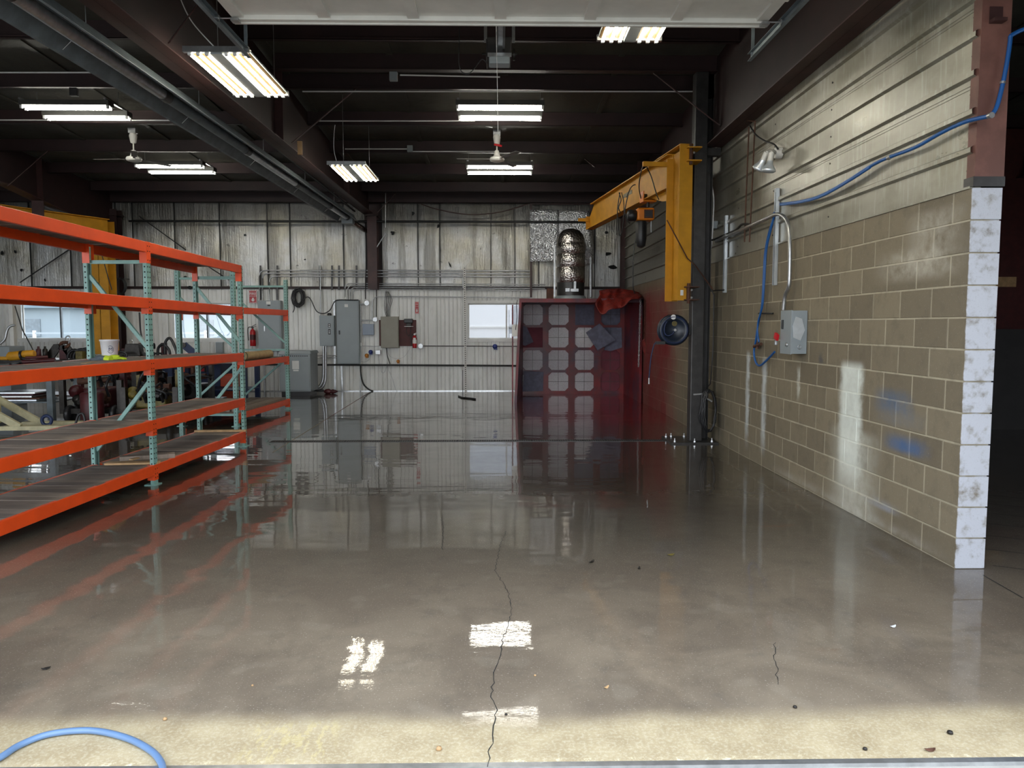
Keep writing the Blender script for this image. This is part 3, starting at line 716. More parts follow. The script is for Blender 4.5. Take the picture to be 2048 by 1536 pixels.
t_ = on(205, 722, Z=1.236)
glove('work_glove', 'grey work glove with a lime cuff lying on the middle rack shelf', (t_.x+.02, t_.y+.02, 1.234), R(172), 'greyfabric', 'lime')
t_ = on(216, 720, Z=1.236)
glove('work_glove', 'lime yellow work glove crumpled in front of the white bucket', (t_.x+.02, t_.y-.03, 1.234), R(12), 'lime', 'lime')
def board(label, p, q, w, h, mat='pine', name='board'): solo(name, G().bar(p, q, w, h), mat, label, 'board', 'loose boards on the racks', .002)
zt = .199
board('short thick plank end lying on the lowest rack shelf right of the middle post', V((*on(240, 921, Z=zt).xy, zt+.022)), V((*on(350, 914, Z=zt).xy, zt+.022)), .12, .044, 'plank')
board('thin pale slat lying flat on the lowest rack shelf beside the middle post', V((*on(212, 929, Z=zt).xy, zt+.010)), V((*on(318, 927, Z=zt).xy, zt+.010)), .10, .02, 'pine')
board('splintered offcut lying on the slat by the middle post', V((*on(262, 925, Z=zt).xy, zt+.028)), V((*on(276, 921, Z=zt).xy, zt+.028)), .04, .014, 'pine')
board('narrow pale batten lying across the far end of the lowest shelf', V((*on(390, 864, Z=zt).xy, zt+.012)), V((*on(493, 863, Z=zt).xy, zt+.012)), .06, .024, 'pine')
board('small chip of wood on the middle shelf left of the gloves', V((*on(168, 729, Z=1.234).xy, 1.242)), V((*on(188, 726, Z=1.234).xy, 1.242)), .05, .012, 'pine')
board('thin white strip lying along the rear edge of the middle shelf', V((*on(128, 724, Z=1.234).xy, 1.240)), V((*on(180, 719, Z=1.234).xy, 1.240)), .03, .008, 'whitemetal', 'metal_strip')
# rolled canvas and lumber on the second rack
q = V((-4.12, 12.95, 1.002))
rl = thing('canvas_roll', 'olive and tan canvas roll lying on the middle shelf of the short rack', 'roll', q)
part('roll', G().tube([q+V((-.02, -.55, .075)), q+V((0, 0, .07)), q+V((.03, .75, .072))], .07, 14), 'tan', rl)
part('olive_end', G().lathe([(.078, 0), (.08, .02), (.05, .03), (.02, .032)], q+V((-.02, -.50, .075)), (-.02, -1, 0), 14), 'olive', rl, 'olive rolled end')
for i, (x, z, w) in enumerate(((-4.36, 1.02, .18), (-4.60, 1.02, .2), (-4.46, 1.058, .2))):
    board(('pale plank on the middle shelf of the short rack, beside the canvas roll', 'pale plank on the middle shelf of the short rack, at the rear edge', 'pale plank lying on top of the other two on the short rack')[i], (x, 12.2, z), (x+.1, 14.2, z), w, .038)
for i, x in enumerate((-4.15, -4.38, -4.62)):
    board(('dark plank on the lowest shelf of the short rack, at the front', 'dark plank on the lowest shelf of the short rack, in the middle', 'dark plank on the lowest shelf of the short rack, at the rear')[i], (x, 12.15, .222), (x+.1, 14.2, .222), .2, .04, 'plank')

# ---- overhead door parked under the ceiling
od = thing('overhead_door', 'white sectional overhead door parked open under the ceiling', 'door', (.02, 6.1, 3.95))
yend, zend = 6.22, 3.95
for k in range(6):
    y1 = yend-.54*k; y0 = y1-.53; z = zend+.005*k; x0, x1 = -2.07, 2.13
    sec = part('door_section', G().box(x0, x1, y0, y1, z+.035, z+.045), 'whitemetal', od)
    part('rail', G().box(x0, x1, y1-.055, y1, z, z+.035), 'whitemetal', sec); part('rail', G().box(x0, x1, y0, y0+.07, z-.005, z+.035), 'whitemetal', sec)
    for x in (x0+.05, -1.35, -.66, .02, .72, 1.4, x1-.05): part('stile', G().box(x-.045, x+.045, y0+.07, y1-.055, z+.012, z+.035), 'whitemetal', sec)
    g = G()
    for x in (x0, x1):
        s = 1 if x > 0 else -1; g.box(x-s*.06, x, y1-.09, y1-.02, z-.02, z).cyl((x, y1-.05, z+.01), (x+s*.14, y1-.05, z+.01), .006, 6).cyl((x+s*.10, y1-.05, z+.01), (x+s*.13, y1-.05, z+.01), .022, 10)
    part('hinge_roller', g, 'galv', sec)
part('top_astragal', G().box(-2.07, 2.13, yend, yend+.02, zend-.01, zend+.04), 'whitemetal', od)
for x, l in ((-2.2, 'left-hand'), (2.25, 'right-hand')):
    tr_ = thing('door_track', 'steel track carrying the left side of the white overhead door' if x < 0 else 'steel track carrying the right side of the white overhead door', 'track', (x, 3, 3.9), None)
    s = -1 if x < 0 else 1
    part('rail', G().box(x, x+s*.003, 2.7, 6.95, 3.92, 3.985).box(x-s*.03, x, 2.7, 6.95, 3.92, 3.923).box(x-s*.03, x, 2.7, 6.95, 3.982, 3.985), 'bench', tr_)
    part('hanger', G().bar((x, 6.9, 3.95), (x, 6.9, zp(6.9)+.2), .03, .004, (0, 1, 0)), 'bench', tr_); part('hanger', G().bar((x, 5.0, 3.95), (x, 5.0, zp(5)+.2), .03, .004, (0, 1, 0)), 'bench', tr_)
# ---- operator with rail
yo = 7.55; op = thing('door_operator', 'grey electric door operator hanging from the ceiling in the middle of the bay', 'opener', (.01, yo, 4.1))
part('light_lens', G().box(-.085, .115, yo-.02, yo+.12, 4.085, 4.17), 'cabinet', op, bev=.012)
part('lens_lip', G().box(-.10, .13, yo-.045, yo-.02, 4.145, 4.175), 'galv', op)
part('chassis', G().box(-.10, .13, yo+.0, yo+.40, 4.175, 4.34).box(-.115, -.10, yo+.02, yo+.38, 4.16, 4.33), 'blacksteel', op, bev=.006)
part('sprocket', G().cyl((-.16, yo+.3, 4.28), (.19, yo+.3, 4.28), .012).cyl((.15, yo+.3, 4.28), (.17, yo+.3, 4.28), .06, 18), 'greasy', op)
part('trolley_rail', G().box(-.02, .0, 2.9, yo+.1, 4.20, 4.24).box(.045, .065, 2.9, yo+.1, 4.20, 4.24), 'blacksteel', op)
part('chain_guide', G().box(.0, .045, 2.9, yo, 4.215, 4.225), 'galv', op)
part('hanger_angle', G().box(-.17, .32, yo-.30, yo-.295, 4.36, 4.40).bar((-.12, yo+.05, 4.3), (-.12, yo+.05, zp(yo)+.2), .03, .004, (0, 1, 0)).bar((.15, yo+.05, 4.3), (.15, yo+.05, zp(yo)+.2), .03, .004, (0, 1, 0)), 'galv', op)
part('power_cord', G().tube(spl([(-.10, yo+.1, 4.12), (-.16, yo+.1, 4.16), (-.25, yo+.1, 4.05), (-.32, yo+.1, 4.02), (-.38, yo+.1, 4.12), (-.37, yo+.1, 4.5)], 6), .005, 6), 'black', op)
part('pull_cord', G().tube([on(992, 30, Y=6.3), on(994, 133, Y=7.5), (on(996, 262, Y=7.6))], .0025, 5), 'white', op)

# ---- fluorescent fixtures
def high_bay(label, x, y, z, w=.55, L=1.26, ntube=(4, 4), group='fluorescent fixtures hanging across the bay edges'):
    t = thing('fluorescent_fixture', label, 'ceiling light', (x, y, z), group)
    part('housing', G().box(x-w/2, x+w/2, y-L/2, y+L/2, z+.03, z+.045).box(x-.05, x+.05, y-L/2, y+L/2, z-.01, z+.03), 'cabinet', t)
    for e in (-1, 1): part('end_channel', G().box(x-w/2-.01, x+w/2+.01, y+e*L/2-.02, y+e*L/2+.02, z+.0, z+.05), 'galv', t)
    half_ = (w/2-.06)
    for s in (-1, 1):
        g = G()
        for i in range(3):
            cx = x+s*(.085+i*.075)
            f = part('tube', G().cyl((cx, y-L/2+.03, z-.005), (cx, y+L/2-.03, z-.005), .0125, 10), 'tube', t)
            part('lampholder', G().box(cx-.014, cx+.014, y-L/2+.0, y-L/2+.03, z-.02, z+.02), 'white', f); part('lampholder', G().box(cx-.014, cx+.014, y+L/2-.03, y+L/2, z-.02, z+.02), 'white', f)
            for q in (-1, 1): g.ob((cx+q*.024, y, z+.016), (.011, 0, .008*q), (0, L/2-.03, 0), (-.001*q, 0, .0012))
        part('reflector', g, 'gasket', t)
    return t
def hang(t, pts): part('hanger_wire', G().tube(pts, .003, 5), 'galv', t)
f = high_bay('large fluorescent fixture hanging near the overhead door, left of the white door', -2.46, 7.53, 3.95)
hang(f, [(-2.46, 6.95, 4.0), (-2.46, 6.95, zp(6.95)+.2)]); hang(f, [(-2.3, 8.1, 4.0), (-2.3, 8.1, zp(8)+.2)])
part('supply_cord', G().tube(spl([(-2.46, 6.95, 4.0), on(430, 95, Y=6.9), on(385, 45, Y=6.9), on(362, 0, Y=6.9), on(350, -40, Y=6.9)], 6), .005, 6), 'white', f)
f = high_bay('fluorescent fixture hanging farther back, beside the middle steel rafter', -2.25, 12.18, 3.95)
hang(f, [(-2.30, 11.6, 4.0), (-2.30, 11.6, zp(11.6)+.2)]); hang(f, [(-2.1, 12.7, 4.0), (-2.1, 12.7, zp(12.7)+.2)])
part('supply_cord', G().tube(spl([(-2.4, 11.6, 4.0), on(668, 300, Y=11.6), on(668, 270, Y=11.6), on(670, 250, Y=11.6)], 6), .005, 6), 'white', f)
f = high_bay('fluorescent fixture partly hidden above the right end of the white overhead door', 1.15, 6.24, 4.06)
hang(f, [(1.15, 6.7, 4.05), (1.15, 6.7, zp(6.7)+.2)])
def strip_light(label, x, y, z, L=1.22, group='strip lights mounted across the ceiling', dz=.0):
    t = thing('strip_light', label, 'ceiling light', (x, y, z), group)
    for k, yy in enumerate((y-.30, y+.25)):
        part('housing', G().box(x-L/2-.02, x+L/2+.02, yy-.085, yy+.085, z+.03, z+.10), 'lamphousing', t)
        for q in (-.058, .058):
            f = part('tube', G().cyl((x-L/2+.02, yy+q, z+.008), (x+L/2-.02, yy+q, z+.008), .014, 10), 'tube2', t)
            part('lampholder', G().box(x-L/2-.01, x-L/2+.02, yy+q-.016, yy+q+.016, z-.015, z+.03), 'white', f); part('lampholder', G().box(x+L/2-.02, x+L/2+.01, yy+q-.016, yy+q+.016, z-.015, z+.03), 'white', f)
    part('mounting_bar', G().box(x-L/2+.0, x-L/2+.03, y-.42, y+.36, z+.10, z+.12), 'galv', t); part('mounting_bar', G().box(x+L/2-.03, x+L/2, y-.42, y+.36, z+.10, z+.12), 'galv', t)
    for s in (-1, 1): hang(t, [(x+s*(L/2-.02), y, z+.12), (x+s*(L/2-.02), y, zp(y)+.2)])
    return t
strip_light('twin strip light under the ceiling, in front of the white ceiling fan', .03, 11.45, 4.66)
strip_light('twin strip light behind the white ceiling fan with the red tag', .03, 14.75, 4.50)
strip_light('twin strip light over the dark left bay, nearer one', -6.15, 11.55, 4.66)
strip_light('twin strip light over the dark left bay, behind the left ceiling fan', -6.08, 14.8, 4.50)

# ---- ceiling fans
def fan(label, x, y, z, rot, tag=False):
    t = thing('ceiling_fan', label, 'ceiling fan', (x, y, z), 'white ceiling fans')
    zt = zp(y)+.03
    part('canopy', G().lathe([(.05, 0), (.065, -.04), (.045, -.15), (.03, -.16)], (x, y, zt), n=18), 'whitemetal', t)
    part('junction_box', G().box(x-.06, x+.06, y-.05, y+.05, zt, zt+.08), 'galv', t)
    part('downrod', G().cyl((x, y, zt-.16), (x, y, z+.12), .011), 'whitemetal', t)
    part('motor', G().lathe([(.03, .16), (.05, .10), (.06, .06), (.11, .045), (.125, .02), (.115, -.01), (.07, -.025), (.03, -.03), (0, -.03)], (x, y, z), n=24), 'whitemetal', t)
    for k in range(3):
        a = rot+k*2*math.pi/3; u = V((math.cos(a), math.sin(a), 0)); w = V((-u.y, u.x, 0)); c = V((x, y, z+.015)); g = G()
        g.bar(c+u*.09, c+u*.22, .04, .006)
        pts = [c+u*.2-w*.04+V((0, 0, .003)), c+u*.66-w*.055+V((0, 0, .005)), c+u*.67+w*.045-V((0, 0, .005)), c+u*.2+w*.04-V((0, 0, .003))]
        g.prism(pts, (0, 0, .004)); part('blade', g, 'blade', t)
    if tag: part('red_tag', G().tube(spl([(x-.04, y-.06, zt-.17), (x, y-.08, zt-.18), (x+.08, y-.05, zt-.19)], 5), .018, 6), 'redplastic', t)
fan('white ceiling fan hanging in the centre bay with a red tag on its rod', -.02, 13.0, 4.33, R(182), True)
fan('white ceiling fan hanging over the left bay', -6.04, 13.0, 4.31, R(176))

# ---- radiant tube heater along the rafter
ht = thing('tube_heater', 'long grey radiant tube heater hanging beside the middle steel rafter', 'heater', (-3.3, 11, 3.95))
hp = lambda y, dx=0, dz=0: V((-3.42+dx, y, 3.90+.0085*(y-5)+dz))
g = G(); y0, y1 = 3.0, 17.6
for (dx0, dz0), (dx1, dz1) in (((-.22, -.07), (-.13, .07)), ((-.13, .07), (0, .115)), ((0, .115), (.13, .07)), ((.13, .07), (.22, -.07)), ((-.25, -.075), (-.22, -.07)), ((.22, -.07), (.25, -.075))):
    a = [hp(y0, dx0, dz0), hp(y0, dx1, dz1), hp(y1, dx1, dz1), hp(y1, dx0, dz0)]; g.prism(a, (0, 0, .004))
part('reflector', g, 'bench', ht)
yy = y0; k = 0
while yy < y1-.2:
    e = min(yy+2.55, y1-.1); part('burner_tube', G().cyl(hp(yy), hp(e-.03), .055, 16), 'galv' if k % 2 else 'bench', ht)
    part('tube_coupling', G().cyl(hp(e-.09), hp(e+.06), .062, 16), 'blacksteel', ht); yy = e+.0; k += 1
for y in (4.3, 6.6, 9.0, 11.4, 13.8, 16.2):
    part('hanger_wire', G().tube([hp(y, -.2, -.05), hp(y, 0, .14), hp(y, 0, .14)+V((0, 0, .8))], .004, 5).tube([hp(y, .2, -.05), hp(y, 0, .14)], .004, 5), 'galv', ht)
part('burner_box', G().box(-3.55, -3.3, 17.55, 17.8, 3.88, 4.10), 'cabinet', ht); part('exhaust_elbow', G().tube(spl([hp(17.6), (-3.35, 17.9, 3.95), (-3.2, 18.1, 3.85), (-3.1, 18.26, 3.8)], 5), .06, 12), 'ductwrap', ht)
solo('gas_pipe', G().tube([(-3.12, 2.9, 4.08), (-3.22, 17.4, 4.13)], .02, 8), 'blackpipe', 'thin black gas pipe running along the tube heater', 'pipe')

# ---- black steel crane column
cc = V((2.665, 10.2, 0)); sc_ = thing('steel_column', 'black steel column with bolted base plate carrying the yellow crane', 'column', cc)
part('tube_post', G().box(2.57, 2.74, 10.12, 10.29, .02, 4.86), 'blacksteel', sc_, bev=.012)
part('rear_post', G().ibeam((2.80, 10.42, .02), (2.80, 10.42, 4.6), .15, .15, .01, .008, (0, 1, 0)), 'blacksteel', sc_)
part('base_plate', G().box(2.30, 2.93, 10.0, 10.62, 0, .02), 'blacksteel', sc_)
g = G()
for x, y in ((2.36, 10.08), (2.62, 10.05), (2.86, 10.08), (2.34, 10.52), (2.42, 10.56), (2.6, 10.55)):
    g.cyl((x, y, .02), (x, y, .07), .009, 8).lathe([(.02, 0), (.02, .018)], (x, y, .02), n=6, smooth=False)
part('anchor_bolts', g, 'galv', sc_, kind='stuff')
part('cross_bracket', G().box(2.60, 2.95, 10.25, 10.35, 3.82, 3.92), 'blacksteel', sc_)
part('coil_hook', G().bar(on(1387, 789, Y=10.09), on(1415, 787, Y=10.09), .018, .018), 'galv', sc_)

# ---- yellow jib crane
D_ = V((-.1255, .992, 0)).normalized(); S_ = V((D_.y, -D_.x, 0))      # boom direction, sideways
jc = thing('jib_crane', 'yellow wall jib crane hinged on the black steel column', 'crane', (2.4, 10.1, 1.9))
nf = on(1370, 450, Y=9.95); nf = V((nf.x, nf.y, 0)); ff = nf+D_*.42+S_*(-.02)
mst = part('mast', G().ob(nf+V((0, 0, 2.895)), S_*.088, D_*.007, V((0, 0, .995))).ob(ff+V((0, 0, 2.85)), S_*.088, D_*.007, V((0, 0, .95))).ob((nf+ff)/2+V((0, 0, 2.88)), S_*.005, D_*.21, V((0, 0, .97))), 'yellow', jc)
b0 = ff+D_*.01; b1 = b0+D_*4.55
def bz(p, z): return V((p.x, p.y, z))
g = G().ob(bz((b0+b1)/2, 3.43), S_*.075, D_*2.27, V((0, 0, .008))).ob(bz((b0+b1)/2+D_*-.15, 3.86), S_*.075, D_*2.12, V((0, 0, .008)))
g.prism([bz(b0+S_*.004, 3.43), bz(b1+S_*.004, 3.43), bz(b1+S_*.004, 3.66), bz(b1-D_*.35+S_*.004, 3.86), bz(b0+S_*.004, 3.86)], -S_*.008)
part('boom', g, 'yellow', jc)
part('end_stop', G().ob(bz(b1, 3.55), S_*.08, D_*.01, V((0, 0, .12))).ob(bz(b1-S_*.14-D_*.04, 3.60), S_*.10, D_*.02, V((0, 0, .03))), 'yellow', jc)
part('gusset', G().prism([bz(b0-D_*.15, 3.43), bz(b0+D_*.9, 3.43), bz(b0+D_*.4, 3.30), bz(b0-D_*.15, 3.25)], S_*.008), 'yellow', jc)
part('top_plate', G().prism([bz(nf-D_*.02-S_*.09, 3.885), bz(nf-D_*.02+S_*.09, 3.885), bz(b0+D_*.8+S_*.06, 3.885), bz(b0+D_*.8-S_*.06, 3.885)], (0, 0, .012)), 'yellow', jc)
part('cable_arm', G().bar(bz(ff-S_*.09, 3.72), bz(ff-S_*.42, 3.72), .05, .06), 'yellow', jc)
for zc in (3.76, 1.99):
    hx = (nf.x+.09+2.57)/2
    hb = part('hinge_bracket', G().box(nf.x+.0, 2.60, 9.86, 10.12, zc+.075, zc+.09).box(nf.x+.0, 2.60, 9.86, 10.12, zc-.09, zc-.075).box(nf.x+.03, nf.x+.07, 9.90, 9.94, zc-.075, zc+.075), 'yellow' if zc > 3 else 'rust', jc)
    part('hinge_pin', G().cyl((nf.x+.05, 9.90, zc-.13), (nf.x+.05, 9.90, zc+.13), .022, 12), 'rust', hb)
    part('bolts', G().cyl((2.54, 10.03, zc+.05), (2.54, 10.12, zc+.05), .014, 8).cyl((2.54, 10.03, zc-.05), (2.54, 10.12, zc-.05), .014, 8), 'galv', hb, kind='stuff')
part('label_plate', G().ob(nf+S_*(-.03)-D_*.009+V((0, 0, 2.0)), S_*.02, D_*.002, V((0, 0, .035))), 'paper', jc)
part('nameplate', G().ob(bz(b0+D_*2.05-S_*.0065, 3.68), D_*.24, S_*.002, V((0, 0, .03))), 'oldyellow', jc)
part('festoon_cable', G().tube(spl([bz(ff-S_*.40, 3.74), on(1282, 345, Y=10.9), on(1278, 375, Y=11.2), on(1284, 405, Y=11.5)], 6), .008, 6)
     .tube(spl([bz(ff-S_*.40, 3.74), on(1302, 352, Y=10.5), on(1312, 385, Y=10.4), on(1318, 400, Y=10.4)], 6), .008, 6), 'blackpipe', jc)
g = G()
for k, pxy in enumerate((((1240, 385), (1235, 420), (1237, 460), (1241, 471), (1246, 450), (1248, 410), (1243, 385)), ((1253, 395), (1262, 375), (1272, 370), (1280, 385), (1286, 410)), ((1238, 385), (1242, 400), (1237, 415), (1241, 425)),
                     ((1256, 390), (1250, 420), (1254, 440), (1260, 447)))):
    g.tube(spl([on(a, b, Y=12.2-.2*k) for a, b in pxy], 6), .008, 6)
part('cable_loops', g, 'blackpipe', jc, kind='stuff')
# ---- chain hoist
hy = 11.4; hc = b0+D_*(hy-b0.y); hx = hc.x
ho = thing('chain_hoist', 'orange electric chain hoist hanging from the yellow crane boom', 'hoist', (hx, hy, 3.1))
part('trolley', G().ob((hx, hy, 3.40), S_*.10, D_*.09, V((0, 0, .012))).ob(V((hx, hy, 3.47))+S_*.095, S_*.006, D_*.09, V((0, 0, .07))).ob(V((hx, hy, 3.47))-S_*.095, S_*.006, D_*.09, V((0, 0, .07))), 'hoist', ho)
g = G()
for s in (-1, 1):
    for q in (-1, 1): g.cyl(V((hx, hy, 3.47))+S_*.04*s+D_*.06*q, V((hx, hy, 3.47))+S_*.09*s+D_*.06*q, .03, 12)
part('trolley_wheels', g, 'greasy', ho, kind='stuff')
part('suspension', G().tube([(hx, hy, 3.40), (hx, hy, 3.32)], .02, 8), 'greasy', ho)
bc = V((hx-.05, hy-.02, 3.205))
part('body', G().ob(bc, (.125, 0, 0), (0, .11, 0), (0, 0, .09)), 'hoist', ho, bev=.025)
part('motor_housing', G().lathe([(.06, 0), (.085, .02), (.085, .12), (.06, .14)], bc+V((-.12, 0, -.01)), (-1, 0, 0), 18), 'black', ho)
part('window_frame', G().box(bc.x-.03, bc.x+.10, bc.y-.118, bc.y-.108, 3.14, 3.265), 'rust', ho)
part('control_panel', G().box(bc.x-.015, bc.x+.085, bc.y-.122, bc.y-.112, 3.165, 3.245), 'black', ho)
part('chain_bag', G().lathe([(.075, .0), (.082, -.03), (.08, -.25), (.065, -.36), (.03, -.385), (0, -.39)], (hx-.10, hy-.02, 3.11), n=14), 'black', ho)
part('load_chain', G().tube([(hx+.05, hy, 3.12), (hx+.05, hy, 2.95)], .008, 6), 'galv', ho)
part('pendant_cable', G().tube(spl([(hx-.12, hy, 3.12), (hx-.2, hy, 2.7), (hx-.21, hy, 2.2), (hx-.17, hy+.05, 2.05)], 6), .007, 6), 'black', ho)
solo('guy_rope', G().tube([on(1334, 440, Y=9.85), on(1375, 517, Y=9.85), on(1390, 530, Y=9.95), on(1425, 578, Y=10.0)], .008, 6), 'rust', 'thin dark red rope slanting across the yellow crane mast', 'rope')

# ---- hose reel on the column
rc = on(1347, 660, Y=10.12); hr = thing('hose_reel', 'dark blue hose reel mounted on the black steel column', 'hose reel', rc)
part('disc', G().lathe([(.05, .10), (.20, .10), (.205, .085), (.20, .07), (.14, .07), (.14, -.02), (.20, -.02), (.205, -.04), (.19, -.055), (.14, -.06), (.135, -.045), (.02, -.045), (0, -.045)], rc, (0, 1, 0), 40), 'reel', hr)
g = G()
for k in range(3): g.tube([rc+V((math.cos(t)*(.155+.006*k), .0+.022*k, math.sin(t)*(.155+.006*k))) for t in [i*2*math.pi/36 for i in range(36)]], .011, 7, True)
g.tube([rc+V((math.cos(t)*.172, -.062, math.sin(t)*.172)) for t in [i*2*math.pi/36 for i in range(36)]], .009, 7, True)
part('wound_hose', g, 'navy', hr)
part('inlet_hose', G().tube(spl([rc+V((0, -.075, .01)), rc+V((-.03, -.08, -.05)), rc+V((-.09, -.07, -.075)), rc+V((-.135, -.065, -.03)), rc+V((-.13, -.065, .06)), rc+V((-.1, -.06, .11))], 6), .010, 8), 'navy', hr)
part('hub', G().cyl(rc+V((0, -.10, 0)), rc+V((0, -.04, 0)), .018, 10), 'galv', hr)
part('round_decal', G().lathe([(.035, 0), (.035, .002)], rc+V((0, -.0475, .085)), (0, -1, 0), 20, False), 'oldyellow', hr)
part('top_decal', G().lathe([(.033, 0), (.033, .003)], rc+V((-.02, -.066, .17)), (0, -1, 0), 20, False), 'white', hr)
part('guide_arm', G().box(rc.x-.24, rc.x-.12, rc.y-.06, rc.y+.02, rc.z-.19, rc.z-.15), 'black', hr)
part('mount_arm', G().box(rc.x+.1, 2.58, rc.y+.05, rc.y+.11, rc.z-.06, rc.z+.06), 'blacksteel', hr)
hpts = [rc+V((-.23, -.02, -.17)), on(1308, 690, Y=10.1), on(1302, 715, Y=10.1), on(1299, 745, Y=10.1), on(1298, 757, Y=10.1)]
part('hose_tail', G().tube(spl(hpts, 6), .008, 7), 'navy', hr)
part('chrome_nozzle', G().cyl(on(1298, 756, Y=10.1), on(1298, 768, Y=10.1), .011, 8), 'galv', hr, 'chrome hose coupling')
# ---- black hose coil on the column
cl = on(1420, 822, Y=10.0); hk = thing('hose_coil', 'black hose coil hanging from a hook on the black steel column', 'hose', cl+V((0, 0, .25)))
g = G()
for k in range(6):
    rn = random.Random(k); ax, az = .075+.012*k*.6, .26+.012*(k % 3)
    g.tube([cl+V((math.cos(t)*ax+.012*rn.uniform(-1, 1)-.01, -.03+.018*k+.01*math.cos(t), math.sin(t)*az+.02*rn.uniform(-1, 1)+.0)) for t in [i*2*math.pi/24 for i in range(24)]], .009, 7, True)
part('coiled_hose', g, 'black', hk); part('hose_fitting', G().cyl(on(1414, 797, Y=9.95), on(1424, 803, Y=9.95), .014, 8), 'galv', hk)
part('hose_riser', G().tube([on(1412, 776, Y=10.05), on(1421, 768, Y=10.1), on(1426, 700, Y=10.1), on(1428, 590, Y=10.1), on(1412, 560, Y=10.1)], .008, 6), 'black', hk)

# ---- red spray booth
YF = 15.52; bx0, bx1, kx = .36, 2.93, .56; YBk = 17.55; zt = 2.10
sb = thing('spray_booth', 'dark red open-front spray booth with a grid of filter windows', 'spray booth', ((bx0+bx1)/2, YF, 0))
g = G().hexa([(bx0-.03, YF, 0), (bx0+.0, YF, 0), (kx, YBk, 0), (kx-.03, YBk, 0), (bx0+.07, YF, zt), (bx0+.10, YF, zt), (kx+.02, YBk, zt), (kx-.01, YBk, zt)])
part('left_panel', g, 'booth', sb)
part('left_front_edge', G().bar((bx0-.01, YF, 0), (bx0+.09, YF, zt), .05, .05, (0, 1, 0)), 'booth', sb)
part('right_panel', G().box(bx1-.03, bx1, YF, YBk, 0, zt), 'booth', sb)
part('right_front_edge', G().box(bx1-.05, bx1, YF-.02, YF+.02, 0, zt), 'booth', sb)
part('header', G().box(bx0+.07, bx1, YF-.02, YF+.05, zt-.06, zt+.02), 'booth', sb)
part('roof_panel', G().box(kx-.02, bx1, 16.3, YBk+.5, zt, zt+.02), 'booth', sb)
part('plenum', G().box(kx, bx1, YBk+.06, YBk+.5, 0.02, zt), 'booth', sb)
part('left_flange', G().box(bx0-.08, bx0-.05, YF+.25, YF+.28, 0, 2.0), 'booth', sb)
cx = [on(p, 700, Y=YBk).x for p in (1045, 1085.5, 1097, 1137, 1150, 1188, 1202, 1240)]
rz = [on(1100, p, Y=YBk).z for p in (609, 650, 655, 695, 700.5, 740, 745, 782)]
xs = [kx]+cx+[bx1-.03]; zs = [zt]+rz+[0.0]
for i in range(0, 10, 2): part('mullion', G().box(xs[i], xs[i+1], YBk, YBk+.05, 0, zt), 'booth', sb)
for j in range(0, 10, 2):
    for i in range(4): part('rail', G().box(cx[2*i], cx[2*i+1], YBk+.005, YBk+.045, zs[j+1], zs[j]), 'booth', sb)
for r_ in range(4):
    for c_ in range(4):
        x0, x1, z1, z0 = cx[2*c_], cx[2*c_+1], rz[2*r_], rz[2*r_+1]; k = .075
        covered = (r_, c_) in ((1, 0), (0, 2))
        if not covered:
            for (ax, az, sx_, sz_) in ((x0, z0, 1, 1), (x1, z0, -1, 1), (x1, z1, -1, -1), (x0, z1, 1, -1)):
                part('corner_gusset', G().prism([(ax, YBk, az), (ax+sx_*k, YBk, az), (ax, YBk, az+sz_*k)], (0, .03, 0)), 'booth', sb)
            part('wire_grid', G().box((x0+x1)/2-.004, (x0+x1)/2+.004, YBk+.03, YBk+.038, z0, z1).box(x0, x1, YBk+.03, YBk+.038, (z0+z1)/2-.004, (z0+z1)/2+.004), 'blacksteel', sb)
        fm = 'filter' if not covered else ('padred' if r_ == 1 else 'pad')
        if (r_, c_) in ((1, 3), (0, 3)): fm = 'pad'
        if (r_, c_) in ((3, 3), (2, 3)): fm = 'padred'
        part('filter_panel', G().box(x0-.02, x1+.02, YBk+.04 if not covered else YBk+.012, YBk+.055, z0-.02, z1+.02), fm, sb)
def pad(label, pts, Y, th=.03, tilt=0, mat='pad'):
    ps = [on(a, b, Y=Y) for a, b in pts]; ps = [p+V((0, tilt*(p.z-1.5), 0)) for p in ps]; solo('filter_pad', G().prism(ps, (0, th, 0)), mat, label, 'filter pad', 'loose filter pads in the booth')
pad('square blue-grey filter pad hanging tilted across the right half of the booth grid', [(1172, 665), (1199, 647), (1231, 680), (1195, 701)], 17.35)
pad('blue-grey filter pad slumped against the left edge of the booth grid', [(1040, 648), (1054, 655), (1067, 684), (1050, 692), (1041, 688)], 17.42)
pad('blue-grey filter pad standing in the bottom left opening of the booth', [(1048, 742), (1087, 744), (1086, 782), (1045, 783)], 17.45, .03)
pad('darker filter pad behind the tilted square one in the booth', [(1226, 656), (1243, 655), (1244, 695), (1222, 702), (1208, 700)], 17.48, .02)
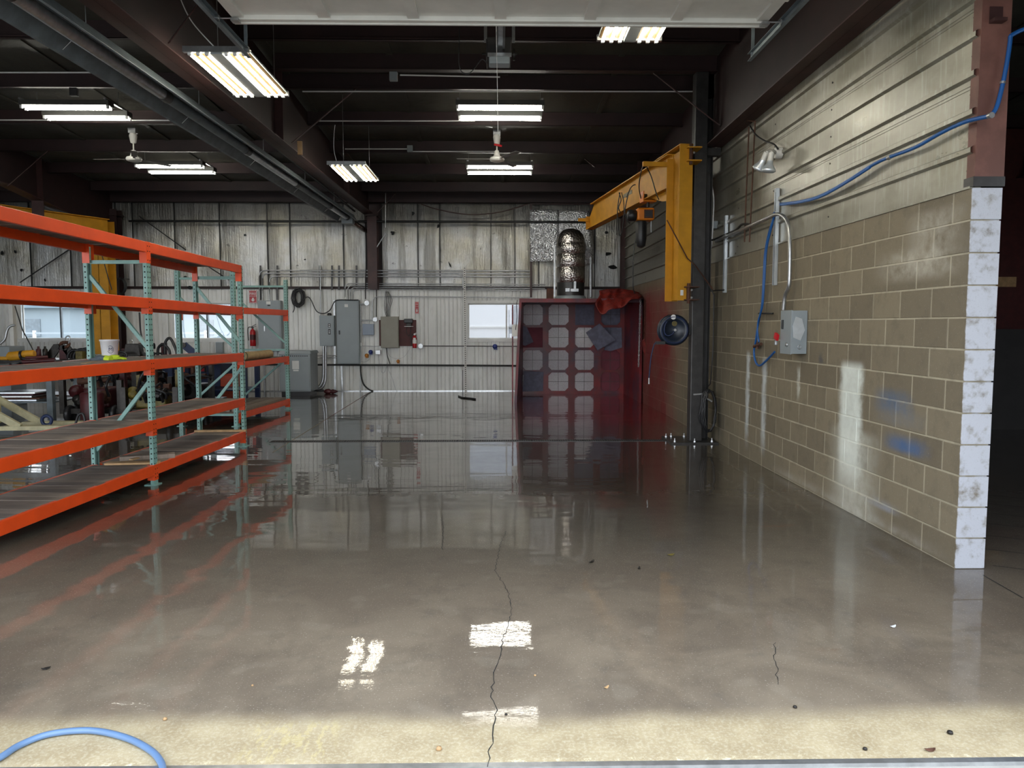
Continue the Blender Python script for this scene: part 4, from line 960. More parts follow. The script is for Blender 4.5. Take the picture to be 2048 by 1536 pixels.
# tarp draped over the booth corner
def blob_cloth(name, label, outline_top, cat, mat):
    g = G(); nx, nz = 22, 16; vs = []; rn = random.Random(5)
    for j in range(nz+1):
        for i in range(nx+1):
            u, v = i/nx, j/nz
            px = 1199+82*u; top = 570+9*math.sin(u*2.5+.3)-4*u+16*abs(u-.42)**2*3; 
            low = 634-44*max(0, (u-.18))**.55-6*math.sin(u*9); low = max(low, 598)
            if u < .12: low = 610+200*u
            px2 = px-10*v*max(0, .6-u)+6*math.sin(v*6+u*5)*.4
            p = on(px2, top+(low-top)*v, Y=YF+.04+.26*math.cos(v*3.0)*(1 if v < .5 else .6)-.22*v)
            p += V((0, .04*math.sin(13*u+7*v)+.02*math.sin(29*u-5*v), 0)); vs.append(p)
    f = [(j*(nx+1)+i, (j+1)*(nx+1)+i, (j+1)*(nx+1)+i+1, j*(nx+1)+i+1) for j in range(nz) for i in range(nx)]
    g.add(vs, f, True); o = solo(name, g, mat, label, cat); s = o.modifiers.new('solid', 'SOLIDIFY'); s.thickness = .012; return o
blob_cloth('canvas_tarp', 'crumpled red orange tarp draped over the right top corner of the booth', None, 'tarp', 'canvas')
def chain(label, p, q, r=.012, mat='galv', pitch=.045, sag=0):
    p, q = V(p), V(q); n = int((q-p).length/pitch); g = G(); d = (q-p).normalized()
    for i in range(n):
        c = p.lerp(q, (i+.5)/n); a = d.orthogonal().normalized() if i % 2 else d.cross(d.orthogonal()).normalized()
        g.tube([c+d*math.cos(t)*pitch*.68+a*math.sin(t)*pitch*.35 for t in [k*2*math.pi/8 for k in range(8)]], r*.55, 5, True)
    return solo('chain', g, mat, label, 'chain')
chain('steel chain hanging down the right front edge of the spray booth', on(1281, 600, Y=15.42), on(1277, 734, Y=15.42))
chain('red chain hanging beside the red rag at the booth', on(1290, 600, Y=15.3), on(1288, 680, Y=15.3), .008, 'rust')
solo('red_rag', G().prism([on(1285, 680, Y=15.3), on(1289, 678, Y=15.3), on(1296, 712, Y=15.3), on(1292, 716, Y=15.3), on(1286, 700, Y=15.3)], (0, .05, 0)), 'canvas', 'red rag hanging on the block wall beside the booth', 'rag')
solo('booth_cable', G().tube(spl([on(1035, 600, Y=15.45), on(1033, 612, Y=15.45), on(1034, 635, Y=15.45), on(1031, 660, Y=15.45)], 6), .007, 6), 'black', 'black cable hanging at the left front edge of the booth', 'cable')
solo('pipe_bracket', G().box(*[v for ab in ((on(1024, 650, Y=15.7).x, on(1036, 650, Y=15.7).x), (15.7, 15.72), (on(1030, 673, Y=15.7).z, on(1030, 649, Y=15.7).z)) for v in ab]), 'whitemetal', 'small white plate at the left edge of the booth', 'plate')
# exhaust duct
dc = V((1.58, 16.75, 0)); du = thing('exhaust_duct', 'silver wrapped exhaust duct rising from the top of the red booth', 'duct', dc+V((0, 0, 2.15)))
part('lower_sleeve', G().lathe([(.30, 2.14), (.30, 2.52)], dc, n=28), 'blacksteel', du)
part('base_flange', G().lathe([(.36, 2.12), (.33, 2.20), (.31, 2.22)], dc, n=28), 'cabinet', du)
for a, b in ((2.50, 2.84), (2.84, 3.12), (3.12, 3.36)): part('wrapped_section', G().lathe([(.295, a), (.315, a+.015), (.315, b-.015), (.295, b)], dc, n=32), 'ductwrap', du)
part('elbow', G().lathe([(.305, 3.34), (.30, 3.44), (.26, 3.55), (.18, 3.63), (.08, 3.67), (0, 3.675)], dc, n=28).tube([dc+V((0, .1, 3.36)), dc+V((.06, .5, 3.36)), dc+V((.18, .95, 3.36))], .27, 24), 'ductwrap', du)
part('rear_duct', G().tube(spl([(2.02, 17.85, 3.75), (2.07, 17.85, 3.3), (2.08, 17.85, 3.0)], 4), .15, 20), 'bubble', du)
part('access_latch', G().box(1.55, 1.72, 16.42, 16.46, 2.30, 2.36).box(1.44, 1.53, 16.42, 16.46, 2.30, 2.37).box(1.62, 1.67, 16.43, 16.45, 2.36, 2.52), 'galv', du)
for px in (1109, 1181):
    p0, p1 = on(px, 490 if px < 1120 else 515, Y=17.0), on(px, 594, Y=17.0)
    solo('slotted_strut', G().bar(p0, p1, .035, .02, (0, 1, 0)), 'galv', 'perforated strut standing left of the silver duct' if px < 1120 else 'perforated strut standing right of the silver duct', 'strut')
solo('plenum_box', G().box(*[v for ab in ((on(1094, 580, Y=16.2).x, on(1107, 580, Y=16.2).x), (16.2, 16.4), (2.12, on(1094, 577, Y=16.2).z)) for v in ab]), 'rust', 'small dark box on the booth top left of the duct', 'box')
# bubble foil sheets
def bsheet(label, x0, x1, y0, y1, Y, seed):
    a, b = on(x0, y0, Y=Y), on(x1, y1, Y=Y); vs = []; nx = nz = 10
    for j in range(nz+1):
        for i in range(nx+1):
            u, v = i/nx, j/nz; vs.append((a.x+(b.x-a.x)*u, Y-.05*math.sin(math.pi*u)-.02*math.sin(v*5+seed), a.z+(b.z-a.z)*v))
    f = [(j*(nx+1)+i, (j+1)*(nx+1)+i, (j+1)*(nx+1)+i+1, j*(nx+1)+i+1) for j in range(nz) for i in range(nx)]
    o = solo('bubble_foil_sheet', G().add(vs, f, True), 'bubble', label, 'foil sheet', 'bubble foil sheets over the wall opening'); s = o.modifiers.new('solid', 'SOLIDIFY'); s.thickness = .01
bsheet('quilted silver foil sheet on the wall left of the exhaust duct', 1060, 1117, 420, 523, 18.12, 1)
bsheet('quilted silver foil sheet on the wall behind the exhaust duct', 1118, 1178, 422, 530, 18.10, 2)
ofr = thing('opening_frame', 'rusty red frame around the foil covered wall opening', 'frame', on(1120, 408, Y=18.15))
part('top_bar', G().bar(on(1060, 408, Y=18.15), on(1182, 408, Y=18.15), .03, .03), 'redsteel', ofr)
part('side_bar', G().bar(on(1062, 408, Y=18.15), on(1062, 595, Y=18.15), .05, .03, (0, 1, 0)), 'redsteel', ofr)
part('side_bar', G().bar(on(1182, 408, Y=18.15), on(1182, 595, Y=18.15), .05, .03, (0, 1, 0)), 'redsteel', ofr)
for x, l in ((-2.93, 'red steel column on the back wall under the middle rafter'), (3.0, 'red steel column in the back corner behind the booth'), (-8.9, 'dark steel column on the back wall beside the left window')):
    t = thing('wall_column', l, 'column', (x, 18.1, 0), 'steel columns along the back wall'); 
    part('shaft', G().ibeam((x, 18.08, 2.42 if x > -8 else 0), (x, 18.08, 4.25), .22, .26, .012, .008, (1, 0, 0)), 'redsteel' if x > -8 else 'darkred', t)
    part('cap_plate', G().box(x-.15, x+.15, 17.9, 18.24, 4.1, 4.13), 'darkred', t)

# ================================================================== BACK WALL EQUIPMENT
YW_ = YB-.035
def wbox(px0, py0, px1, py1, Y, d=0):
    a, b = on(px0, py0, Y=Y), on(px1, py1, Y=Y); return a.x, b.x, Y, Y+d, b.z, a.z
def cab(name, label, cat, box4, depth, mat, door_inset=.02, extra=None):
    Y = YW_-depth; x0, x1, y0, y1, z0, z1 = wbox(*box4, Y, depth)
    t = thing(name, label, cat, ((x0+x1)/2, Y+depth/2, z0)); part('enclosure', G().box(x0, x1, Y, Y+depth, z0, z1), mat, t, bev=.006)
    part('door', G().box(x0+door_inset, x1-door_inset, Y-.012, Y, z0+door_inset, z1-door_inset), mat, t, bev=.004)
    return t, x0, x1, Y, z0, z1
t, x0, x1, Y, z0, z1 = cab('electrical_panel', 'tall grey electrical panel with a black latch in the middle of the back wall', 'electrical panel', (672, 600, 719.5, 728), .16, 'cabinet')
part('latch', G().box(x0+.055, x0+.085, Y-.03, Y-.012, on(1, 669, Y=Y).z, on(1, 661, Y=Y).z), 'black', t); part('label_plate', G().box(x0+.20, x0+.28, Y-.015, Y-.012, on(1, 614, Y=Y).z, on(1, 608, Y=Y).z), 'paper', t)
t, x0, x1, Y, z0, z1 = cab('disconnect_switch', 'smaller grey switch box with two black and white labels, left of the tall panel', 'switch box', (638.5, 631, 669, 692), .15, 'cabinet')
for a, b in ((647, 655), (658.5, 669)):
    o = part('black_label', G().box(x1-.14, x1-.08, Y-.016, Y-.012, on(1, b, Y=Y).z, on(1, a, Y=Y).z), 'black', t)
    zc = (on(1, b, Y=Y).z+on(1, a, Y=Y).z)/2; part('white_mark', G().box(x1-.125, x1-.095, Y-.018, Y-.016, zc+.01, zc+.03).box(x1-.125, x1-.095, Y-.018, Y-.016, zc-.035, zc-.01), 'white', o)
part('cord_gland', G().lathe([(.05, 0), (.05, .04), (.03, .06)], (x1-.12, Y+.07, z1), n=12), 'black', t)
t, x0, x1, Y, z0, z1 = cab('electrical_panel', 'wide grey electrical panel seen through the racks, beside the red extinguisher', 'electrical panel', (515, 601, 563, 703), .18, 'cabinet')
part('label_plate', G().box((x0+x1)/2-.06, (x0+x1)/2+.04, Y-.015, Y-.012, z1-.09, z1-.02), 'paper', t); part('latch', G().box((x0+x1)/2-.03, (x0+x1)/2+.03, Y-.02, Y-.012, z1-.13, z1-.10), 'black', t)
part('flush_handle', G().box(x0+.14, x0+.16, Y-.02, Y-.012, z1-.72, z1-.60), 'galv', t)
t, x0, x1, Y, z0, z1 = cab('breaker_panel', 'beige breaker panel mounted on a dark red board', 'breaker panel', (761, 633, 797.5, 696), .12, 'beigebox', .015)
part('pull_handle', G().box(x1-.27, x1-.17, Y-.025, Y-.012, z0+.14, z0+.17), 'beigebox', t)
x0, x1, _, _, z0, z1 = wbox(758, 640, 833, 692, YW_)
solo('backing_board', G().box(x0, x1, YW_-.012, YW_, z0, z1), 'brownboard', 'dark red plywood board behind the beige breaker panel', 'board')
t, x0, x1, Y, z0, z1 = cab('junction_box', 'square blue grey box right of the tall electrical panel', 'junction box', (725, 648, 748, 670), .08, 'bluebox', .004)
def rbox(label, px, py, r, Y=YW_-.06):
    c = on(px, py, Y=Y); t = thing('round_junction_box', label, 'junction box', c, 'round conduit boxes'); part('can', G().lathe([(r, 0), (r, .06)], c, (0, 1, 0), 18), 'galv', t)
    part('cover', G().lathe([(r*1.05, 0), (r*1.05, -.006)], c, (0, 1, 0), 18), 'galv', t)
rbox('round grey conduit box at the upper right of the tall electrical panel', 733.5, 606, .055); rbox('round grey conduit box above the square blue grey box', 750, 639, .05)
rbox('round grey conduit box right of the white and red extinguisher', 841, 692, .055)
# phone-like charger on the board
c = on(817, 646, Y=YW_-.08); t = thing('wall_charger', 'black wall unit with a hanging cord on the dark red board', 'charger', c)
part('housing', G().box(c.x-.11, c.x+.10, c.y, c.y+.07, c.z+.0, c.z+.10), 'black', t, bev=.012); part('lower_body', G().box(c.x-.06, c.x+.07, c.y, c.y+.06, c.z-.07, c.z), 'greasy', t, bev=.01)
part('shelf_plate', G().box(c.x-.10, c.x+.11, c.y-.02, c.y+.06, c.z-.085, c.z-.075), 'white', t)
part('cord', G().tube(spl([c+V((-.03, 0, -.09)), c+V((-.05, 0, -.2)), c+V((0, 0, -.31)), c+V((.05, 0, -.2)), c+V((.03, 0, -.09))], 5), .007, 6), 'black', t)
# fire extinguishers and signs
def ext(label, px, pt, pb, Y, tag=False):
    c = on(px, pb, Y=Y); hh = on(px, pt, Y=Y).z-c.z; r = hh*.13
    t = thing('fire_extinguisher', label, 'fire extinguisher', c, None)
    part('cylinder', G().lathe([(0, 0), (r*.9, .0), (r, .02), (r, hh*.62), (r*.75, hh*.72), (r*.3, hh*.77), (r*.3, hh*.82)], c, n=20), 'red', t)
    part('label_plate', G().lathe([(r+.002, hh*.28), (r+.002, hh*.52)], c, n=20), 'paper' if tag else 'maroon', t)
    part('valve', G().box(c.x-.02, c.x+.02, Y-.02, Y+.02, c.z+hh*.80, c.z+hh*.88).bar(c+V((-.02, 0, hh*.88)), c+V((.09, -.01, hh*.99)), .015, .012).bar(c+V((-.02, 0, hh*.84)), c+V((.09, -.01, hh*.90)), .015, .010), 'black' if not tag else 'white', t)
    part('hose', G().tube(spl([c+V((-.02, 0, hh*.86)), c+V((-r-.03, 0, hh*.84)), c+V((-r-.045, 0, hh*.6)), c+V((-r-.03, 0, hh*.25))], 5), .010, 7), 'black', t)
    part('wall_bracket', G().box(c.x-.03, c.x+.03, Y+r*.8, YW_+.02, c.z+hh*.4, c.z+hh*.5), 'galv', t)
    if tag: part('paper_tag', G().box(c.x-.03, c.x+.03, Y-r-.004, Y-r-.002, c.z+hh*.50, c.z+hh*.64), 'paper', t)
ext('red fire extinguisher with black hose, left of the wide grey panel', 506, 648, 692, YW_-.12)
ext('red fire extinguisher with white head, below the small red sign on the board', 829.5, 664, 696, YW_-.20, True)
def sign(label, box4, Y, lines, arrow=True):
    x0, x1, _, _, z0, z1 = wbox(*box4, Y); w, h = x1-x0, z1-z0
    t = thing('fire_sign', label, 'sign', ((x0+x1)/2, Y, z0)); g = G()
    part('plate', G().box(x0, x1, Y, Y+.004, z0, z1), 'white', t); part('red_field', G().box(x0+w*.07, x1-w*.07, Y-.002, Y, z0+h*.07, z1-h*.07), 'red', t)
    for k in range(7):
        xx = x0+w*(k+.2)/7; g.prism([(xx, Y-.001, z1), (xx+w*.07, Y-.001, z1), (xx+w*.10, Y-.001, z1-h*.07), (xx+w*.03, Y-.001, z1-h*.07)], (0, .001, 0)).prism([(xx, Y-.001, z0+h*.07), (xx+w*.07, Y-.001, z0+h*.07), (xx+w*.10, Y-.001, z0), (xx+w*.03, Y-.001, z0)], (0, .001, 0))
    part('border_stripes', g, 'red', t, kind='stuff')
    for (s_, sz, zz) in lines: text(s_, sz, 'white', t, ((x0+x1)/2, Y-.003, z0+h*zz), (R(90), 0, 0))
    cx_ = (x0+x1)/2; part('arrow', G().prism([(cx_-w*.10, Y-.003, z0+h*.42), (cx_+w*.10, Y-.003, z0+h*.42), (cx_+w*.10, Y-.003, z0+h*.28), (cx_+w*.26, Y-.003, z0+h*.28), (cx_, Y-.003, z0+h*.12), (cx_-w*.26, Y-.003, z0+h*.28), (cx_-w*.10, Y-.003, z0+h*.28)], (0, .001, 0)), 'white', t)
sign('red FIRE sign with a white arrow above the extinguisher by the wide panel', (497, 580.5, 514.5, 606.5), YW_-.03, [('FIRE', .085, .72), ('EXTINGUISHER', .026, .54)])
sign('narrow red and white fire sign above the beige panel\'s board', (829.5, 603, 838, 628), YW_-.01, [('FIRE', .034, .78), ('EXTINGUISHER', .014, .6)])
# floor standing transformer
tx0 = on(559, 750, Y=17.15).x; tx1 = on(621, 750, Y=17.15).x; tz1 = on(600, 702, Y=17.15).z
tr = thing('transformer', 'grey ventilated transformer cabinet standing on the floor behind the racks', 'transformer', ((tx0+tx1)/2, 17.4, 0))
part('enclosure', G().box(tx0, tx1, 17.15, 17.85, .09, tz1-.06), 'cabinet', tr, bev=.005)
part('plinth', G().box(tx0+.03, tx1-.03, 17.18, 17.82, 0, .09), 'black', tr)
part('top_cover', G().hexa([(tx0-.02, 17.13, tz1-.06), (tx1+.03, 17.13, tz1-.06), (tx1+.03, 17.88, tz1-.06), (tx0-.02, 17.88, tz1-.06), (tx0+.02, 17.16, tz1), (tx1-.01, 17.16, tz1), (tx1-.01, 17.86, tz1+.0), (tx0+.02, 17.86, tz1)]), 'cabinet', tr)
part('front_cover', G().box(tx0+.02, tx1-.02, 17.138, 17.15, .12, tz1-.16), 'cabinet', tr, bev=.004)
g = G()
for k in range(13): g.box(tx0+.06+k*.046, tx0+.085+k*.046, 17.143, 17.15, tz1-.125, tz1-.10)
part('vent_slots', g, 'black', tr, kind='stuff')
part('rating_label', G().box(tx1-.40, tx1-.25, 17.133, 17.138, on(1, 739, Y=17.15).z, on(1, 722, Y=17.15).z), 'paper', tr); part('small_label', G().box(tx1-.38, tx1-.26, 17.133, 17.138, on(1, 743, Y=17.15).z, on(1, 740, Y=17.15).z), 'paper', tr)
def conduit(label, pts, r, mat='galv', name='conduit', group=None, smooth=0, Y=YW_-.04):
    ps = [on(a, b, Y=Y) if not hasattr(a, 'x') else a for a, b in pts]; g = G().tube(spl(ps, smooth) if smooth else ps, r, 8)
    return solo(name, g, mat, label, 'pipe' if 'hose' not in name and 'cable' not in name else name.split('_')[-1], group)
def bend(p, q, c, k=6): return [tuple(V((*p, 0)).lerp(V((*c, 0)), t).lerp(V((*c, 0)).lerp(V((*q, 0)), t), t).xy) for t in [i/k for i in range(k+1)]]
conduit('two thick bent conduits from the switch box down to the transformer, front one', [(647, 692), (647, 742)]+bend((647, 745), (632, 776), (647, 774))+[(622, 777)], .028, Y=17.9)
conduit('thick bent conduit just right of its twin, from the switch box to the transformer', [(651.5, 692), (651.5, 745)]+bend((651.5, 748), (634, 779), (652, 778))+[(622, 780)], .028, Y=17.95)
for k, (yy, xa, xb, yb2) in enumerate(((540.7, 519, 1062, 601), (546.7, 525, 1062, 601), (552.7, 539, 1062, 601))):
    conduit(('topmost', 'second', 'third')[k]+' of three long conduits running along the foil from above the wide panel', [(xa, yb2), (xa, yy+12)]+bend((xa, yy+12), (xa+12, yy), (xa, yy))+[(xb, yy+1)], .016, Y=YW_-.07)
for k, (yy, xa) in enumerate(((567, 690), (571, 695.5), (575, 701), (578.5, 706))):
    conduit(('topmost', 'second', 'third', 'lowest')[k]+' of four conduits curving out of the top of the tall panel', [(xa, 600), (xa, yy+10)]+bend((xa, yy+10), (xa+10, yy), (xa, yy))+[(1090 if k < 3 else 1062, yy+2)], .012, Y=YW_-.05)
conduit('conduit curving down by the white perforated post', [(880, 547), (918, 548)]+bend((918, 548), (926, 560), (926, 548))+[(926, 575)], .014, Y=YW_-.07)
conduit('pale conduit running right along the sheet from above the beige panel', [(744, 640), (745, 610)]+bend((745, 604), (757, 593.5), (745, 594))+[(800, 593), (1060, 595)], .012)
conduit('thick black pipe crossing the foil high on the back wall', [(258, 442), (700, 443), (1185, 444)], .026, 'blackpipe', 'pipe', Y=YW_-.25)
conduit('black gas pipe running low along the white back wall', [(522, 729), (635, 729.5), (1036, 731.5)], .022, 'blackpipe', 'pipe')
conduit('thin black pipe running under the right window', [(842, 692), (1036, 692.5)], .010, 'blackpipe', 'pipe')
conduit('dark thin pipe rising past the round box at the upper right of the tall panel', [(731, 598), (731, 560), (733, 515), (731, 462)], .012, 'blackpipe', 'pipe', Y=YW_-.08)
conduit('pipe stub joining the tall panel to the upper round box', [(719, 608), (729, 608)], .02); conduit('pipe stub joining the tall panel to the lower round box', [(719, 640.5), (746, 640.5)], .014)
conduit('pipe rising from the lower round box into the foil', [(752.5, 634), (753, 580), (753.5, 570)], .012, 'blackpipe')
conduit('grey conduit rising from the floor pipe to the high brace by the red column', [(747, 575), (747, 520), (748, 505), (753, 495), (771, 467)], .012, Y=YW_-.3)
conduit('drop pipe hanging from the beam beside the red wall column', [(771, 386), (771, 455)], .010, Y=17.4)
conduit('small conduit linking the tall panel and the plug box, below the blue grey box', [(720, 692), (750, 692.5), (760, 692)], .008)
conduit('vertical conduit right of the tall electrical panel', [(717, 600), (721.5, 612), (722, 700), (720, 785)], .012)
for k, yy in enumerate((711, 715.5)): conduit(('upper' if k == 0 else 'lower')+' short conduit between the transformer and the tall panel', [(632, yy), (674, yy)], .013)
conduit('vertical conduit left of the switch box, rising into the foil', [(641, 631), (641, 560), (640, 530)], .014, Y=YW_-.06)
conduit('black flexible conduit curving from the tall panel down to the floor', [(721, 731), (722, 750), (727, 768), (738, 779), (746, 782)], .018, 'blackpipe', 'conduit', smooth=5)
conduit('vertical pipe behind the racks below the wide panel', [(529, 704), (529, 790)], .018)
conduit('dark red cable sagging under the roof beam above the foil', [(842, 408), (880, 420), (940, 429), (1000, 424), (1056, 408)], .012, 'redsteel', 'cable', smooth=6, Y=17.9)
for px in (521, 554.5, 640, 664, 678, 713): solo('strut_channel', G().bar(on(px, 531, Y=YW_-.03), on(px, 600 if px < 600 else 580, Y=YW_-.03), .04, .02, (0, 1, 0)), 'blacksteel',
      {521: 'short wall strut above the left side of the wide panel', 554.5: 'short wall strut above the right side of the wide panel', 640: 'short wall strut above the switch box', 664: 'short wall strut left of the tall panel', 678: 'short wall strut over the tall panel, left one', 713: 'short wall strut over the tall panel, right one'}[px], 'strut')
for k, px in enumerate((668.5, 683.0)):
    g = G().bar(on(px, 600 if k == 0 else 731, Y=YW_-.015), on(px+2, 783, Y=YW_-.015), .04, .02, (0, 1, 0)); solo('strut_channel', g, 'galv', 'long wall strut along the left edge of the tall panel' if k == 0 else 'wall strut below the tall panel', 'strut')
# white perforated post
pp = thing('perforated_post', 'white perforated steel post from the floor to the conduits beside the window', 'post', on(931, 785, Y=YW_-.1))
a, b = on(929, 534, Y=YW_-.1), on(931.5, 795, Y=YW_-.1); b.z = 0
part('channel', G().bar(a, b, .05, .03, (0, 1, 0)), 'whitemetal', pp); h = G(); n = 58
for i in range(n):
    c = a.lerp(b, (i+.5)/n); h.box(c.x-.011, c.x+.011, c.y-.0175, c.y-.0150, c.z-.013, c.z+.007)
part('slots', h, 'hole', pp, kind='stuff')
solo('drain_hose', G().tube(spl([on(917, 792, Z=.015), on(925, 795, Z=.015), on(935, 796, Z=.015), on(951, 798, Z=.015)], 6), .016, 7), 'black', 'short black hose lying at the foot of the perforated post', 'hose')
solo('thin_riser', G().tube([on(925.5, 740, Y=YW_-.05), on(925.5, 783, Y=YW_-.05)], .006, 6), 'blackpipe', 'thin dark riser left of the perforated post', 'pipe')
# plugs, outlets
def plug(label, px, py, r, mat, Y=YW_-.05):
    c = on(px, py, Y=Y); t = thing('outlet_cover', label, 'outlet', c); part('cap', G().lathe([(r, .05), (r, .0), (r*.8, -.03), (r*.5, -.04), (0, -.04)], c, (0, 1, 0), 14), mat, t); part('flap', G().box(c.x-r*.5, c.x+r*.9, c.y-.02, c.y+.02, c.z-r*1.3, c.z-r*.6), mat, t, bev=.004)
plug('blue round outlet cover below the blue grey box', 741, 704, .05, 'blueplug'); plug('amber round outlet cover left of the blue one', 733, 711, .045, 'orangeplug')
plug('amber round outlet cover under the dark red board', 796, 722.5, .04, 'orangeplug'); plug('blue round outlet cover under the right window', 990, 693, .06, 'blueplug')
t, x0, x1, Y, z0, z1 = cab('outlet_box', 'small grey outlet box hanging below the beige panel', 'outlet', (750.5, 700, 761, 709), .07, 'galv', .004)
t, x0, x1, Y, z0, z1 = cab('switch_plate', 'small white switch plate beside the tall panel', 'switch', (718.5, 685, 724, 692), .05, 'white', .002)
conduit('grey cord looping below the small outlet box', [(757, 709), (759, 725), (764, 745), (770, 742), (774, 725)], .006, 'galv', 'cable', smooth=5)
conduit('black power adapter cord hanging from the beige panel', [(773, 696), (774, 708), (776, 716), (780, 728)], .010, 'black', 'cable', smooth=5)
conduit('thin grey cord trailing to the floor under the beige panel', [(775, 725), (777, 740), (784, 755), (791, 778), (794, 783)], .005, 'galv', 'cable', smooth=5)
conduit('thin cord sweeping under the dark red board', [(774, 696), (778, 710), (790, 717), (806, 715), (815, 705), (820, 696)], .004, 'galv', 'cable', smooth=5)
conduit('cord from the amber outlet to the tall panel', [(742, 709), (739, 718), (730, 724), (722, 723)], .006, 'galv', 'cable', smooth=5)
g = G()
for k in range(5): g.tube(spl([on(771+k*1.4, 583, Y=YW_-.06), on(770+k*3.5, 600, Y=YW_-.08), on(769+k*2.6, 618, Y=YW_-.08), on(773+k*1.5, 633, Y=YW_-.06)], 5), .007, 6)
t = thing('cable_bundle', 'bundle of dark cables dropping into the beige breaker panel', 'cable', on(775, 633, Y=YW_-.06)); part('cables', g, 'black', t)
# coil hanging on the wall, with cord to the switch box
c = on(597, 595, Y=YW_-.1); t = thing('cord_coil', 'thick black extension cord coiled on the back wall', 'cord', c); g = G()
for k in range(9):
    rn = random.Random(k+3); g.tube([c+V((math.cos(q)*(.07+.010*k)+rn.uniform(-.01, .01), .04*math.sin(k*2.1), math.sin(q)*(.16+.008*k)+.02*rn.uniform(-1, 1))) for q in [i*2*math.pi/20 for i in range(20)]], .014, 6, True)
part('coil', g, 'black', t); part('hook', G().bar(c+V((0, .1, .24)), c+V((0, -.06, .22)), .02, .02), 'blacksteel', t)
part('loose_end', G().tube(spl([c+V((-.12, 0, -.1)), c+V((-.1, 0, -.25)), c+V((-.14, 0, -.35))], 5), .012, 6), 'black', t)
conduit('black cord swinging from the coil over the tall panel', [(606, 600), (615, 594), (622, 600), (633, 622), (647, 627), (660, 620), (668, 605), (676, 600), (700, 600), (717, 600)], .012, 'black', 'cable', smooth=6, Y=YW_-.2)
solo('red_plug', G().lathe([(.02, 0), (.06, .05), (.065, .12), (.04, .16), (.055, .2), (.04, .26), (.01, .32)], on(648, 783, Z=.05), (1, 0, 0), 12), 'maroon', 'dark red industrial plug lying by the transformer', 'plug')
conduit('black cable stub on the floor between the transformer and the red plug', [(628, 781), (648, 781)], .02, 'black', 'cable', Y=17.6)

# thin rod braces on the left part of the back wall
for p, q, l in (((40, 565), (140, 498), 'thin dark brace rod slanting over the left window'), ((278, 432), (372, 500), 'thin dark brace rod slanting across the foil beside the left column'), ((415, 532), (458, 560), 'thin dark brace rod end above the second rack'), ((140, 498), (205, 455), 'thin dark brace rod running up behind the yellow crane')):
    solo('brace_rod', G().tube([on(*p, Y=YW_-.2), on(*q, Y=YW_-.02)], .014, 6), 'blackpipe', l, 'rod')

# ================================================================== RIGHT WALL EQUIPMENT
def strut(label, a, b):
    p, q = on(*a, X=XW-.02), on(*b, X=XW-.02); y = (p.y+q.y)/2; t = thing('strut_channel', label, 'strut', (XW-.02, y, q.z))
    part('channel', G().box(XW-.042, XW-.002, y-.022, y-.019, q.z, p.z).box(XW-.042, XW-.002, y+.019, y+.022, q.z, p.z).box(XW-.004, XW, y-.022, y+.022, q.z, p.z).box(XW-.042, XW-.039, y-.022, y-.010, q.z, p.z).box(XW-.042, XW-.039, y+.010, y+.022, q.z, p.z), 'strut', t)
    h = G(); k = int((p.z-q.z)/.05)
    for i in range(k): h.box(XW-.0055, XW-.0042, y-.006, y+.006, q.z+.015+.05*i, q.z+.038+.05*i)
    part('slots', h, 'hole', t, kind='stuff')
strut('bright wall strut farther along the block wall, near the black column', (1451, 432), (1451, 585))
strut('bright wall strut nearer the door, crossing siding and block', (1552, 378), (1552, 570))
X1 = XW-.07
def wpipe(label, pts, r, mat='galv', name='conduit', cat='pipe', k=6, X=X1, sm=True): return solo(name, G().tube(spl([on(a, b, X=X) for a, b in pts], k) if sm else [on(a, b, X=X) for a, b in pts], r, 10), mat, label, cat)
wpipe('bent steel conduit curving over the near strut down into the grey disconnect box', [(1432, 482), (1450, 474), (1500, 452), (1540, 434), (1552, 429), (1562, 430), (1573, 440), (1578, 460), (1580, 500), (1579, 555), (1577, 575), (1570, 592), (1567, 620)], .020)
wpipe('dark conduit running beside the bent one from the black column', [(1414, 484), (1440, 474), (1470, 461), (1484, 449), (1500, 449)], .014, 'blackpipe')
wpipe('left one of two thin rusty rods hanging down the siding', [(1498, 254), (1492, 400), (1489, 484)], .008, 'rust', sm=False)
wpipe('right one of two thin rusty rods hanging down the siding', [(1510, 245), (1503, 400), (1499, 484)], .008, 'rust', sm=False)
wpipe('thin rusty cross rod joining the two rods under the red rafter', [(1484, 152), (1482, 240), (1511, 243)], .008, 'rust', sm=False)
wpipe('pale thin cable running down beside the black column', [(1419, 355), (1427, 392), (1426, 445), (1424, 480), (1422, 496), (1414, 523)], .009, 'white', 'cable', 'cable')
c = on(1425, 451, X=XW-.05); t = thing('junction_box', 'small grey junction box on the wall beside the black column', 'junction box', c); part('box', G().box(XW-.08, XW, c.y-.09, c.y+.09, c.z-.05, c.z+.05), 'cabinet', t, bev=.006); part('cover_knob', G().cyl((XW-.09, c.y+.1, c.z), (XW-.03, c.y+.12, c.z), .02), 'galv', t)
wpipe('thin black cable along the block wall below the far strut', [(1414, 582), (1448, 580)], .008, 'blackpipe', 'cable', 'cable')
